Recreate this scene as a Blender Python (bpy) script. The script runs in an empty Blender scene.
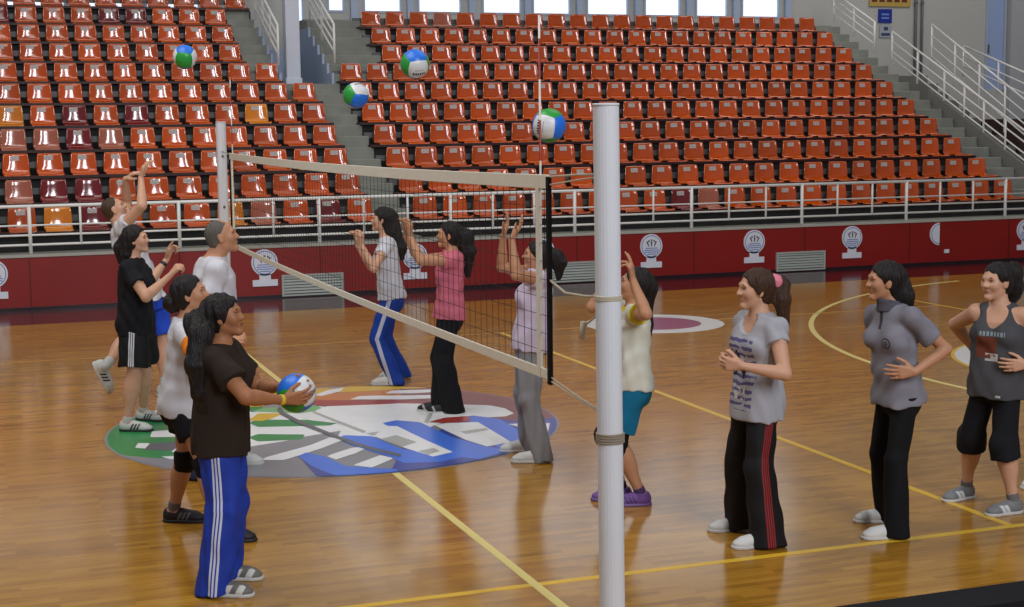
import bpy, math, random
import numpy as np
from mathutils import Vector, Matrix

random.seed(7)
SC = bpy.context.scene
COL = SC.collection
W, H = 1024, 607

# ------------------------------------------------------------------ camera
CP = np.array([-2.6707, -11.59, 2.3871])
YAW, PITCH, ROLL, FPX = 0.3465, -0.1197, -0.0117, 1499.1


def cam_axes():
    cy, sy, cp, sp = math.cos(YAW), math.sin(YAW), math.cos(PITCH), math.sin(PITCH)
    fw = np.array([sy * cp, cy * cp, sp])
    r = np.array([cy, -sy, 0.0])
    u = np.cross(r, fw)
    return r * math.cos(ROLL) + u * math.sin(ROLL), -r * math.sin(ROLL) + u * math.cos(ROLL), fw


CR, CU, CF = cam_axes()
cam_data = bpy.data.cameras.new('camera')
cam_data.sensor_fit = 'HORIZONTAL'
cam_data.sensor_width = 36.0
cam_data.lens = FPX / W * 36.0
cam_data.clip_end = 200
cam = bpy.data.objects.new('camera', cam_data)
COL.objects.link(cam)
cam.matrix_world = Matrix(((CR[0], CU[0], -CF[0], CP[0]), (CR[1], CU[1], -CF[1], CP[1]),
                           (CR[2], CU[2], -CF[2], CP[2]), (0, 0, 0, 1)))
SC.camera = cam

# ------------------------------------------------------------------ light
SC.view_settings.view_transform = 'Standard'
SC.view_settings.look = 'None'
SC.view_settings.gamma = 1.0
SC.view_settings.use_curve_mapping = False
SC.view_settings.exposure = 0.0

wd = bpy.data.worlds.new('hall_air')
SC.world = wd
wd.use_nodes = True
wd.node_tree.nodes['Background'].inputs[0].default_value = (0.80, 0.86, 1.0, 1)
wd.node_tree.nodes['Background'].inputs[1].default_value = 0.24


def area(name, loc, target, sx, sy, power, color=(1, 1, 1)):
    d = bpy.data.lights.new(name, 'AREA')
    d.shape = 'RECTANGLE'
    d.size, d.size_y, d.energy, d.color = sx, sy, power, color
    o = bpy.data.objects.new(name, d)
    COL.objects.link(o)
    o.location = loc
    v = Vector(target) - Vector(loc)
    o.rotation_euler = v.to_track_quat('-Z', 'Y').to_euler()
    return o


# unseen soft overhead light for the court and the stand
area('unseen_overhead_light', (-4.5, -1.0, 10.0), (-4.5, -0.5, 0), 7.0, 9.0, 680, (1.0, 0.97, 0.92))
area('unseen_overhead_light', (6.0, 1.0, 10.0), (6.0, 1.5, 0), 7.0, 7.0, 165, (1.0, 0.97, 0.92))
area('unseen_overhead_light', (4.0, 9.0, 11.0), (4.5, 13.5, 2), 20.0, 2.5, 340, (1.0, 0.97, 0.93))
area('unseen_overhead_light', (17.0, 12.5, 11.0), (17.5, 17.0, 2), 6.0, 2.5, 215, (1.0, 0.97, 0.93))  # added to brighten the grey wall and stairs at the right end
# daylight through two tall windows high in the wall behind the camera
for wx in (0.4, 4.4):
    area('daylight_window', (wx, -20.0, 10.5), (wx, 12.0, 2.0), 1.35, 9.0, 1050, (0.94, 0.96, 1.0))
# daylight through the window band above the stand
area('daylight_window', (5.0, 18.0, 6.4), (2.0, 3.0, 0.0), 18.0, 1.6, 110, (0.80, 0.90, 1.0))

# ------------------------------------------------------------------ pixel to place helpers
VR = np.array([math.cos(YAW), -math.sin(YAW), 0.0])     # horizontal, to the right
VB = np.array([math.sin(YAW), math.cos(YAW), 0.0])      # horizontal, away from the camera
UP = np.array([0.0, 0.0, 1.0])


def ray(u, v):
    d = CF + CR * (u - W / 2) / FPX - CU * (v - H / 2) / FPX
    return d / np.linalg.norm(d)


def on_floor(u, v, z=0.0):
    d = ray(u, v)
    return CP + d * (z - CP[2]) / d[2]


def on_wall(u, v, y):
    d = ray(u, v)
    return CP + d * (y - CP[1]) / d[1]


def on_plane(u, v, base):
    d = ray(u, v)
    return CP + d * ((base - CP) @ VB) / (d @ VB)


def at_depth(u, v, depth):
    d = CF + CR * (u - W / 2) / FPX - CU * (v - H / 2) / FPX
    return CP + d * depth


def project(p):
    d = np.asarray(p, float) - CP
    z = d @ CF
    return W / 2 + FPX * (d @ CR) / z, H / 2 - FPX * (d @ CU) / z


def unit(v):
    v = np.asarray(v, float)
    return v / max(np.linalg.norm(v), 1e-9)


# ------------------------------------------------------------------ materials
def srgb(r, g, b):
    f = lambda c: (c / 255 / 12.92) if c / 255 <= 0.04045 else ((c / 255 + 0.055) / 1.055) ** 2.4
    return (f(r), f(g), f(b), 1.0)


class NT:
    """small helper for building a node material"""

    def __init__(s, name, color, rough=0.5, metallic=0.0, coat=0.0, spec=0.5):
        s.m = bpy.data.materials.new(name)
        s.m.use_nodes = True
        s.t = s.m.node_tree
        s.b = s.t.nodes['Principled BSDF']
        s.b.inputs['Base Color'].default_value = color
        s.b.inputs['Roughness'].default_value = rough
        s.b.inputs['Metallic'].default_value = metallic
        s.b.inputs['Coat Weight'].default_value = coat
        s.b.inputs['Specular IOR Level'].default_value = spec

    def n(s, kind, **kw):
        x = s.t.nodes.new(kind)
        for k, v in kw.items():
            if k.startswith('i_'):
                x.inputs[int(k[2:]) if k[2:].isdigit() else k[2:]].default_value = v
            else:
                setattr(x, k, v)
        return x

    def l(s, a, b):
        s.t.links.new(a, b)

    def math(s, op, a, b=None, c=None):
        x = s.t.nodes.new('ShaderNodeMath')
        x.operation = op
        for i, v in enumerate((a, b, c)):
            if v is None:
                continue
            if isinstance(v, (int, float)):
                x.inputs[i].default_value = v
            else:
                s.l(v, x.inputs[i])
        return x.outputs[0]

    def mix(s, fac, a, b):
        x = s.t.nodes.new('ShaderNodeMix')
        x.data_type = 'RGBA'
        for sock, v in ((x.inputs[0], fac), (x.inputs[6], a), (x.inputs[7], b)):
            if isinstance(v, (int, float, tuple)):
                sock.default_value = v
            else:
                s.l(v, sock)
        return x.outputs[2]

    def coords(s):
        return s.n('ShaderNodeTexCoord').outputs['Object']

    def noise(s, scale, detail=3.0, vec=None):
        x = s.n('ShaderNodeTexNoise')
        x.inputs['Scale'].default_value = scale
        x.inputs['Detail'].default_value = detail
        s.l(vec if vec is not None else s.coords(), x.inputs['Vector'])
        return x.outputs['Fac']

    def scaled(s, sx, sy, sz):
        x = s.n('ShaderNodeMapping')
        x.inputs['Scale'].default_value = (sx, sy, sz)
        s.l(s.coords(), x.inputs['Vector'])
        return x.outputs[0]

    def bump(s, h, strength=0.3, dist=0.01):
        x = s.n('ShaderNodeBump')
        x.inputs['Strength'].default_value = strength
        x.inputs['Distance'].default_value = dist
        s.l(h, x.inputs['Height'])
        s.l(x.outputs[0], s.b.inputs['Normal'])

    def color(s, c):
        s.l(c, s.b.inputs['Base Color'])

    def attr(s, name):
        x = s.n('ShaderNodeAttribute')
        x.attribute_name = name
        sp = s.n('ShaderNodeSeparateXYZ')
        s.l(x.outputs['Vector'], sp.inputs[0])
        return sp.outputs[0], sp.outputs[1], sp.outputs[2]

    def inside(s, v, lo, hi):
        return s.math('MULTIPLY', s.math('GREATER_THAN', v, lo), s.math('LESS_THAN', v, hi))


def plain(name, col, rough=0.5, metallic=0.0, var=0.0, scale=8.0, coat=0.0, spec=0.5):
    n = NT(name, col, rough, metallic, coat, spec)
    if var:
        f = n.noise(scale)
        d = tuple(c * (1 - var) for c in col[:3]) + (1,)
        e = tuple(min(1, c * (1 + var)) for c in col[:3]) + (1,)
        n.color(n.mix(f, d, e))
    return n.m


def fabric(name, col, var=0.12, rough=0.85):
    n = NT(name, col, rough, spec=0.25)
    f = n.noise(9.0, 4.0)
    d = tuple(c * (1 - var) for c in col[:3]) + (1,)
    e = tuple(min(1, c * (1 + var)) for c in col[:3]) + (1,)
    n.color(n.mix(f, d, e))
    n.bump(n.noise(420.0, 2.0), 0.25, 0.002)
    return n.m


# ------------------------------------------------------------------ object helpers
def new_obj(name, me, parent=None, loc=None):
    o = bpy.data.objects.new(name, me)
    COL.objects.link(o)
    if parent is not None:
        o.parent = parent
    if loc is not None:
        o.location = loc
    return o


def tag(o, label=None, cat=None, group=None, kind=None):
    if label: o['label'] = label
    if cat: o['category'] = cat
    if group: o['group'] = group
    if kind: o['kind'] = kind
    return o


def empty(name, loc=(0, 0, 0), rz=0.0, label=None, cat=None, group=None):
    o = bpy.data.objects.new(name, None)
    o.empty_display_size = 0.1
    COL.objects.link(o)
    o.location = loc
    o.rotation_euler = (0, 0, rz)
    return tag(o, label, cat, group)


class MB:
    """collects simple shapes and links them as one mesh object"""

    def __init__(s):
        s.v, s.f, s.mi = [], [], []

    def add(s, vs, fs, mi=0):
        k = len(s.v)
        s.v += [tuple(float(c) for c in p) for p in vs]
        s.f += [tuple(i + k for i in f) for f in fs]
        s.mi += [mi] * len(fs)
        return s

    def box(s, x0, x1, y0, y1, z0, z1, mi=0):
        vs = [(x, y, z) for x in (x0, x1) for y in (y0, y1) for z in (z0, z1)]
        return s.add(vs, [(0, 1, 3, 2), (4, 6, 7, 5), (0, 4, 5, 1), (2, 3, 7, 6), (0, 2, 6, 4), (1, 5, 7, 3)], mi)

    def tube(s, pts, r, n=8, mi=0, r1=None):
        pts = [np.asarray(p, float) for p in pts]
        m = len(pts)
        vs, fs = [], []
        ref = None
        for i, p in enumerate(pts):
            d = unit(pts[min(i + 1, m - 1)] - pts[max(i - 1, 0)])
            if ref is None:
                ref = unit(np.cross(d, UP if abs(d[2]) < 0.9 else np.array([1.0, 0, 0])))
            ref = unit(ref - d * (ref @ d))
            b = np.cross(d, ref)
            rr = r if r1 is None else r + (r1 - r) * i / max(m - 1, 1)
            for k in range(n):
                a = 2 * math.pi * (k + 0.5) / n
                vs.append(p + rr * (math.cos(a) * ref + math.sin(a) * b))
        for i in range(m - 1):
            for k in range(n):
                k2 = (k + 1) % n
                fs.append((i * n + k, i * n + k2, (i + 1) * n + k2, (i + 1) * n + k))
        fs.append(tuple(range(n - 1, -1, -1)))
        fs.append(tuple((m - 1) * n + k for k in range(n)))
        return s.add(vs, fs, mi)

    def slab_poly(s, pts, z0, z1, mi=0):
        """a flat horizontal polygon with thickness"""
        n = len(pts)
        vs = [(p[0], p[1], z0) for p in pts] + [(p[0], p[1], z1) for p in pts]
        a = sum(pts[i][0] * pts[(i + 1) % n][1] - pts[(i + 1) % n][0] * pts[i][1] for i in range(n))
        order = list(range(n)) if a > 0 else list(range(n - 1, -1, -1))
        fs = [tuple(i + n for i in order)]
        for q in range(n):
            i, j = order[q], order[(q + 1) % n]
            fs.append((i, j, j + n, i + n))
        return s.add(vs, fs, mi)

    def ring(s, cx, cy, r0, r1, z0, z1, a0=0.0, a1=2 * math.pi, n=64, mi=0):
        for i in range(n):
            a, b = a0 + (a1 - a0) * i / n, a0 + (a1 - a0) * (i + 1) / n
            q = [(cx + r * math.cos(t), cy + r * math.sin(t)) for r, t in ((r0, a), (r1, a), (r1, b), (r0, b))]
            if r0 < 1e-6:
                q = [q[0], q[1], q[2]]
            s.slab_poly(q, z0, z1, mi)
        return s

    def build(s, name, mats, parent=None, loc=None, smooth=False, bevel=0.0):
        me = bpy.data.meshes.new(name)
        me.from_pydata(s.v, [], s.f)
        mats = mats if isinstance(mats, (list, tuple)) else [mats]
        for m in mats:
            me.materials.append(m)
        me.polygons.foreach_set('material_index', s.mi)
        if smooth:
            me.polygons.foreach_set('use_smooth', [True] * len(me.polygons))
        me.update()
        o = new_obj(name, me, parent, loc)
        if bevel:
            md = o.modifiers.new('bevel', 'BEVEL')
            md.width = bevel
            md.segments = 2
            md.limit_method = 'ANGLE'
        return o

# ================================================================== THE PLACE
M_WHITE = plain('white_paint', srgb(242, 242, 238), 0.35, var=0.06, scale=4)
M_CONC = NT('concrete', srgb(118, 121, 114), 0.8)
_f = M_CONC.noise(2.5, 6.0)
M_CONC.color(M_CONC.mix(_f, srgb(112, 114, 108), srgb(160, 162, 152)))
M_CONC.bump(M_CONC.noise(30.0, 5.0), 0.2, 0.01)
M_CONC = M_CONC.m
M_SHADECONC = plain('shade_dark_concrete', srgb(38, 36, 36), 0.8, var=0.3, scale=3)  # dark tone carries the shade under and behind the seat rows
M_BEAM = plain('brown_steel', srgb(52, 14, 10), 0.5, var=0.2)
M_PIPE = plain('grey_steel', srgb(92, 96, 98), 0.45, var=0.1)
M_WALL = plain('grey_wall_paint', srgb(186, 186, 182), 0.75, var=0.05, scale=1.5)
M_BLUEWALL = plain('blue_grey_paint', srgb(170, 184, 208), 0.6, var=0.06, scale=2)
M_COLUMN = plain('pale_column_paint', srgb(206, 212, 226), 0.5, var=0.04)
M_BLACK = plain('black_paint', srgb(12, 12, 17), 0.7, spec=0.2)


def wood_floor():
    n = NT('parquet', (0.3, 0.2, 0.1, 1), 0.16, spec=0.42)
    b = n.n('ShaderNodeTexBrick')
    b.offset = 0.5
    b.inputs['Scale'].default_value = 1.0
    b.inputs['Brick Width'].default_value = 0.36
    b.inputs['Row Height'].default_value = 0.052
    b.inputs['Mortar Size'].default_value = 0.0009
    b.inputs['Mortar Smooth'].default_value = 0.3
    b.inputs['Bias'].default_value = 0.0
    b.inputs['Color1'].default_value = (0.0, 0.0, 0.0, 1)
    b.inputs['Color2'].default_value = (1, 1, 1, 1)
    b.inputs['Mortar'].default_value = (0.35, 0.35, 0.35, 1)
    n.l(n.coords(), b.inputs['Vector'])
    grain = n.noise(1.0, 6.0, n.scaled(3.0, 55.0, 1.0))
    big = n.noise(0.9, 2.0, n.scaled(0.5, 1.6, 1.0))
    f = n.math('ADD', n.math('MULTIPLY', b.outputs['Color'], 0.26), n.math('MULTIPLY', grain, 0.66))
    f = n.math('ADD', f, n.math('MULTIPLY', n.math('SUBTRACT', big, 0.5), 0.35))
    r = n.n('ShaderNodeValToRGB')
    r.color_ramp.elements[0].position = 0.08
    r.color_ramp.elements[0].color = srgb(114, 75, 22)
    r.color_ramp.elements[1].position = 0.85
    r.color_ramp.elements[1].color = srgb(198, 149, 58)
    e = r.color_ramp.elements.new(0.45)
    e.color = srgb(168, 119, 39)
    n.l(f, r.inputs[0])
    n.color(r.outputs[0])
    rr = n.math('ADD', 0.12, n.math('MULTIPLY', grain, 0.10))
    n.l(rr, n.b.inputs['Roughness'])
    n.bump(b.outputs['Fac'], 0.05, 0.002)
    return n.m


def struct(o):
    o['kind'] = 'structure'
    return o


# ---- floor and its painted marks
floor = struct(MB().box(-14, 24, -14, 9.15, -0.12, 0.0).build('floor', wood_floor()))
M_LINE_Y = plain('yellow_line_paint', srgb(226, 182, 46), 0.35, var=0.06, scale=5)
M_LINE_P = plain('pale_yellow_line_paint', srgb(232, 214, 130), 0.35, var=0.06, scale=5)
M_FL_WHITE = plain('white_floor_paint', srgb(226, 226, 226), 0.3, var=0.05, scale=3)
M_BORDER = plain('maroon_floor_paint', srgb(66, 22, 30), 0.14, var=0.15, scale=2)
Z1 = 0.0012


def paint(name, mb, mats, label=None):
    o = mb.build(name, mats, floor)
    if label: o['label'] = label
    return o


paint('floor_border', MB().box(-14, 24, 7.57, 9.1, -0.01, 0.0006), M_BORDER, 'dark maroon painted strip along the wall')
w2 = 0.026
paint('sideline', MB().box(-9, 9, -4.5 - w2, -4.5 + w2, -0.01, Z1), M_LINE_Y)
paint('sideline', MB().box(-9, 9, 4.5 - 0.02, 4.5 + 0.02, -0.01, Z1), plain('worn_yellow_paint', srgb(196, 140, 48), 0.3))
paint('centre_line', MB().box(-w2, w2, -5.6, 4.9, -0.01, Z1 * 1.4), M_LINE_P, 'pale yellow line under the net')
for x in (-3.0, 3.0):
    paint('attack_line', MB().box(x - w2, x + w2, -4.47, 4.47, -0.01, Z1 * 1.3), M_LINE_Y)
for x in (-9, 9):
    paint('end_line', MB().box(x - 0.02, x + 0.02, -4.47, 5.3, -0.01, Z1 * 1.3), M_LINE_Y)
a = math.acos((12.6 - 11.0) / 7.05)
paint('three_point_arc', MB().ring(12.6, 0, 7.02, 7.08, -0.01, Z1, math.pi - a, math.pi + a, 90), M_LINE_P, 'pale yellow curved line')
mb = MB().ring(8.12, 0, 0, 1.79, -0.01, Z1 * 1.5, n=72, mi=0).ring(8.12, 0, 1.79, 1.83, -0.01, Z1 * 1.5, n=72, mi=1)
paint('free_throw_circle', mb, [M_FL_WHITE, M_LINE_Y], 'white painted disc with a yellow rim')
pc = on_floor(654, 323.5)
mb = MB().ring(pc[0], pc[1], 0, 0.56, -0.01, 0.002, n=48, mi=0).ring(pc[0], pc[1], 0.56, 0.83, -0.01, 0.002, n=48, mi=1)
paint('round_sponsor_mark', mb, [plain('plum_floor_paint', srgb(150, 62, 104), 0.3, var=0.1), M_FL_WHITE], 'plum disc in a broad white ring')

# ---- the painted emblem in the centre circle
EC = {'grey': srgb(138, 138, 144), 'green': srgb(40, 140, 74), 'lgreen': srgb(120, 182, 120), 'white': srgb(238, 240, 242),
      'yellow': srgb(226, 184, 44), 'orange': srgb(206, 126, 56), 'red': srgb(164, 60, 52), 'maroon': srgb(132, 70, 66),
      'blue': srgb(66, 118, 226), 'dblue': srgb(56, 72, 156), 'dgrey': srgb(96, 98, 104), 'lgrey': srgb(176, 178, 172)}
EM = {k: plain('emblem_' + k, v, 0.3, var=0.08, scale=4) for k, v in EC.items()}
EK = list(EM)


def smooth_loop(p, it=2):
    p = [np.asarray(q, float) for q in p]
    for _ in range(it):
        q = []
        for i in range(len(p)):
            a_, b_ = p[i], p[(i + 1) % len(p)]
            q += [a_ * 0.78 + b_ * 0.22, a_ * 0.22 + b_ * 0.78]
        p = q
    return p


mb = MB().ring(0, 0, 0, 1.79, -0.01, 0.0021, n=96, mi=EK.index('grey'))


def clip_disc(poly, r):
    out = []
    for q in poly:
        d = math.hypot(q[0], q[1])
        out.append(q if d <= r else q * (r / d))
    return out


_lay = [0.0023]


def stroke(col, px, it=2, r=1.77):
    _lay[0] += 0.00016
    w = [on_floor(u, v)[:2] for u, v in px]
    # keep the poly dense so the clipped rim stays round
    dense = []
    for i in range(len(w)):
        a_, b_ = w[i], w[(i + 1) % len(w)]
        for t in range(4):
            dense.append(a_ + (b_ - a_) * t / 4)
    dense = clip_disc(smooth_loop(dense, it), r)
    from mathutils.geometry import tessellate_polygon
    tris = tessellate_polygon([[Vector((q[0], q[1], 0)) for q in dense]])
    z = _lay[0]
    vs = [(q[0], q[1], z) for q in dense]
    fs = []
    for t in tris:
        a_, b_, c_ = (dense[i] for i in t)
        cr = (b_[0] - a_[0]) * (c_[1] - a_[1]) - (b_[1] - a_[1]) * (c_[0] - a_[0])
        if abs(cr) < 1e-9: continue
        fs.append(tuple(t) if cr > 0 else tuple(t[::-1]))
    mb.add(vs, fs, EK.index(col))


# left, green
stroke('green', [(90, 445), (108, 425), (150, 408), (200, 398), (262, 404), (262, 446), (230, 452), (190, 457), (150, 459), (120, 455)], 1)
stroke('white', [(150, 437.5), (152, 431.5), (258, 425), (312, 426), (309, 434), (258, 436)], 1)
stroke('white', [(148, 416), (156, 410.5), (208, 406), (258, 413), (258, 420), (200, 417)], 1)
stroke('dgrey', [(142, 450), (146, 444), (180, 442), (215, 446), (180, 451)], 1)
stroke('white', [(135, 448), (138, 443.5), (150, 443.5), (145, 449)], 1)
stroke('white', [(171, 452), (182, 445), (215, 441), (252, 443), (225, 452), (190, 455)], 1)
stroke('white', [(161, 457), (182, 456), (215, 455), (205, 463), (183, 463)], 1)
stroke('grey', [(124, 456), (160, 459), (200, 461), (235, 447), (300, 437), (352, 430), (372, 436), (410, 440), (420, 482), (330, 492), (220, 485), (150, 470)], 1)
stroke('white', [(248, 413), (330, 404), (354, 437), (320, 438), (285, 443), (248, 450)], 1)
stroke('grey', [(248, 455), (250, 447), (285, 441.5), (305, 437), (341, 431), (338, 436.5), (302, 446), (262, 459)], 1)
stroke('green', [(248, 423), (258, 420), (332, 420.5), (339, 423), (330, 426), (258, 427.5)], 1)
stroke('green', [(248, 438), (258, 434.5), (305, 435), (302, 440), (258, 442)], 1)
stroke('lgreen', [(252, 412), (262, 408.5), (318, 406), (324, 410), (300, 414)], 1)
stroke('yellow', [(248, 421), (258, 414), (284, 413.5), (272, 419), (262, 421.5)], 1)
stroke('yellow', [(228, 402), (262, 394), (330, 388), (330, 393), (290, 398), (262, 407), (240, 408)], 1)
# top, orange and red bars with white ones between
stroke('maroon', [(330, 391), (400, 380), (480, 386), (540, 400), (580, 420), (556, 425), (500, 424), (440, 410), (400, 409), (330, 408), (300, 404)], 1)
stroke('orange', [(296, 402), (316, 395), (400, 389), (402, 396), (330, 403)], 1)
stroke('yellow', [(318, 391), (350, 387), (400, 385.5), (438, 385), (438, 388), (400, 389.5), (340, 393)], 1)
stroke('red', [(310, 405), (316, 400.5), (400, 401), (440, 403), (438, 408), (360, 407)], 1)
stroke('white', [(350, 400), (360, 396.5), (440, 395.5), (445, 398.5), (400, 400)], 1)
stroke('white', [(385, 394), (392, 391), (450, 389.5), (452, 392), (410, 394)], 1)
stroke('white', [(314, 396), (330, 390), (344, 388.5), (340, 392), (322, 396.5)], 1)
# the white middle with its pointed lens to the right
stroke('white', [(302, 418), (325, 407), (380, 405), (400, 404), (440, 404.5), (490, 406), (505, 409), (514, 414), (506, 417), (490, 418), (468, 418), (440, 424), (420, 432), (390, 438), (352, 437), (338, 424), (310, 421)], 1)
stroke('lgrey', [(366, 434), (380, 432), (386, 434), (372, 436.5)], 1)
# slanting white bars in the grey
stroke('white', [(261, 461), (266, 458), (310, 446), (330, 438), (345, 440), (322, 449), (284, 461)], 1)
stroke('white', [(327, 457), (332, 455), (352, 448.5), (370, 447), (356, 454), (336, 460.5)], 1)
stroke('white', [(353, 466), (380, 456), (394, 459), (372, 468.5)], 1)
# right, blue with white bars
stroke('dblue', [(300, 458), (338, 473), (392, 470), (402, 448), (430, 436), (470, 416), (520, 422), (575, 416), (575, 445), (520, 462), (430, 484), (330, 492)], 1)
stroke('blue', [(298, 457), (306, 453.5), (324, 457), (346, 467), (396, 470), (404, 476), (370, 480), (334, 476), (312, 467)], 2)
stroke('blue', [(338, 439.5), (344, 436), (372, 437), (402, 450), (440, 455), (470, 456), (440, 463), (404, 464), (388, 457), (352, 446)], 2)
stroke('blue', [(382, 424), (396, 421), (420, 423), (452, 438), (488, 448), (512, 450), (480, 460), (452, 457), (420, 441)], 2)
stroke('blue', [(464, 420), (474, 416.5), (500, 420), (530, 438), (548, 437), (562, 424), (566, 418), (566, 440), (528, 454), (500, 450)], 1)
stroke('white', [(374, 437), (386, 427), (397, 427), (426, 441), (453, 453), (433, 457.5), (402, 448)], 0)
stroke('lgrey', [(380, 440), (396, 436), (417, 443), (402, 448)], 0)
stroke('lgrey', [(418, 452), (434, 449), (440, 452), (428, 456)], 0)
stroke('white', [(434, 426), (446, 424), (478, 423), (511, 443), (487, 447.5), (466, 441)], 0)
stroke('lgrey', [(460, 432.5), (486, 429), (489, 431), (466, 435)], 0)
stroke('red', [(428, 423), (445, 418.5), (468, 417), (471, 422), (448, 424)], 1)
stroke('white', [(508, 425), (520, 424.5), (550, 424), (548, 433), (534, 432)], 0)
# dark curved strokes across the middle
stroke('dgrey', [(277, 411), (278.5, 408), (281.5, 408), (284, 413), (300, 421.5), (340, 437.5), (366, 446.5), (402, 455.5), (400, 458), (364, 449), (338, 440), (297, 424), (280, 415)], 1)
stroke('lgrey', [(312, 413), (314, 412), (338, 421.5), (366, 432), (364, 434), (336, 423)], 0)
stroke('lgrey', [(424, 423), (430, 412), (434, 412), (428, 424)], 0)
paint('centre_emblem', mb, [EM[k] for k in EK], 'round emblem painted green, red, white and blue')

# ---- stand: rows 1 (top) to 10 (bottom), one more row 0 on the left
Y10, TD, ZB10, RS = 9.5702, 0.7253, 1.019, 0.3567
RY = {i: Y10 + (10 - i) * TD for i in range(0, 11)}
RZ = {i: ZB10 + (10 - i) * RS for i in range(0, 11)}
RW = {i: RZ[i] - 0.06 for i in range(0, 11)}      # top of the step that carries row i
XL, XR = -6.0, 14.4
M_RED = NT('dark_red_panel', srgb(118, 22, 20), 0.4)
_f = M_RED.noise(1.2, 4.0)
M_RED.color(M_RED.mix(_f, srgb(124, 16, 13), srgb(150, 24, 18)))
M_RED = M_RED.m
wall = struct(MB().box(-14, 24, 9.10, 9.20, 0.0, 0.70).build('wall_front', M_RED))
mb = MB()
for x in np.arange(-5.86, 20, 1.95):
    mb.box(x - 0.006, x + 0.006, 9.096, 9.10, 0.02, 0.70)
o = mb.build('panel_seam', plain('dark_seam', srgb(70, 12, 12), 0.6), wall)
struct(MB().box(-14, 24, 9.085, 9.10, 0.0, 0.045).build('baseboard_front', plain('dark_skirting', srgb(34, 20, 28), 0.3)))
struct(MB().box(-14, 24, 9.085, 9.205, 0.705, 0.74).build('trim_1', plain('pale_kerb', srgb(176, 174, 164), 0.6, var=0.1)))

PX0, PX1 = 2.47, 3.45          # the entrance passage through the stand
stand = MB()
stand.box(-14, 24, 9.20, Y10 + 0.10, 0.55, 0.735, 1)                     # walkway behind the rail


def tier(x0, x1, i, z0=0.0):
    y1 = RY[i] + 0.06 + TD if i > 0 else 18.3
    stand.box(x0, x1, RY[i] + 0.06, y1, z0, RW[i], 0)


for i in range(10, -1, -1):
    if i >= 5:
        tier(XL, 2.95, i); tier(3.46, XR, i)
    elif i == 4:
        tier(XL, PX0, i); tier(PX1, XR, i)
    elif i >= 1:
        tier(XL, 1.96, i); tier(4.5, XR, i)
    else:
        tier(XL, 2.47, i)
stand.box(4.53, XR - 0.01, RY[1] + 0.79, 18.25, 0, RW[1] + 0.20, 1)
stand = struct(stand.build('tiered_stand', [M_SHADECONC, M_CONC]))


def flight(x0, x1, i0, i1, parent=None, name='stair_flight'):
    """two half steps for every row, from row i0 up to row i1"""
    m = MB()
    for i in range(i0, i1 - 1, -1):
        y = RY[i] + 0.06
        m.box(x0, x1, y - TD / 2, y, 0, RW[i] - RS / 2)
        m.box(x0, x1, y, y + TD / 2, 0, RW[i])
        if i == i1: m.box(x0, x1, y + TD / 2, y + TD, 0, RW[i] + RS / 2)
    return m.build(name, M_CONC, parent, bevel=0.012)


flight(2.93, 3.48, 10, 5, stand)
flight(1.965, PX0, 3, 1, stand)
flight(PX1, 4.49, 3, 1, stand)
flight(14.40, 15.00, 10, 1, stand)
mb = MB()
mb.box(1.97, 2.44, RY[1] + 0.79, RY[0] + 0.055, 3.5, RW[0] - 0.005)
mb.box(PX1 + 0.04, 4.52, RY[1] + 0.79, 18.2, 3.5, RW[1] + 0.22)
mb.box(14.41, 15.0, RY[1] + 0.79, 18.2, 3.5, RW[1] + 0.22)
mb.build('landing', M_CONC, stand)
# passage floor and side walls
mb = MB()
mb.box(PX0, PX1, RY[4] + 0.06, 18.3, 2.8, RW[4], 0)
mb.build('passage_floor', M_CONC, stand)
mb = MB()
for x0, x1 in ((PX0 + 0.005, PX0 + 0.05), (PX1 - 0.05, PX1 - 0.005)):
    for k in range(6):
        y = RY[4] + 0.42 + k * TD / 2
        mb.box(x0, x1, y, y + TD / 2 if k < 5 else 18.2, RW[4], RW[4] + (k + 1) * RS / 2 + 0.02)
mb.build('passage_side', M_BLUEWALL, stand)
# steel beams the seats are screwed to and the grey pipes behind them
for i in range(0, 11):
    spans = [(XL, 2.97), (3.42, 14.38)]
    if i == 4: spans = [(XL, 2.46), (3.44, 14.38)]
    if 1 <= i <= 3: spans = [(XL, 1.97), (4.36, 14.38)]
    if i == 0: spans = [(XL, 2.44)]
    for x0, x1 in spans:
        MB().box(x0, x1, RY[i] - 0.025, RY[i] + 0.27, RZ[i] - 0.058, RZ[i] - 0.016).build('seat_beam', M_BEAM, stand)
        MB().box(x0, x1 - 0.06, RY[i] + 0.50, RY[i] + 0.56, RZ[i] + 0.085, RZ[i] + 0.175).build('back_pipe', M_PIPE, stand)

# ---- back wall with its windows
BW = 18.3
win_x = [(-5.6, -4.4), (-4.1, -3.1), (-2.8, -1.9), (-1.85, -0.75), (-0.55, 0.5), (0.7, 1.75),
         (4.26, 4.63), (5.0, 5.82), (6.14, 7.1), (7.53, 8.42), (8.64, 9.53), (9.87, 10.87), (11.22, 12.11), (12.45, 13.26), (13.58, 14.55)]
WZ0, WZ1 = 4.63, 5.75
segs = []
xs = -14.0
wallb = MB()
for x0, x1 in win_x + [(3.62, 3.80), (20.0, 20.62)]:
    pass
holes = sorted([(a_, b_, WZ0, WZ1) for a_, b_ in win_x] + [(3.63, 3.80, 3.9, 5.75), (20.05, 20.62, 3.05, 5.5)])
xs = -14.0
for a_, b_, z0, z1 in holes:
    wallb.box(xs, a_, BW, BW + 0.25, 0, 15.6)
    wallb.box(a_, b_, BW, BW + 0.25, 0, z0)
    wallb.box(a_, b_, BW, BW + 0.25, z1, 15.6)
    xs = b_
wallb.box(xs, 26.0, BW, BW + 0.25, 0, 15.6)
struct(wallb.build('wall_back', M_WALL))
struct(MB().box(-16, 26, -22, 18.6, 15.6, 15.8).build('ceiling', plain('grey_ceiling', srgb(120, 120, 122), 0.8)))


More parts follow.
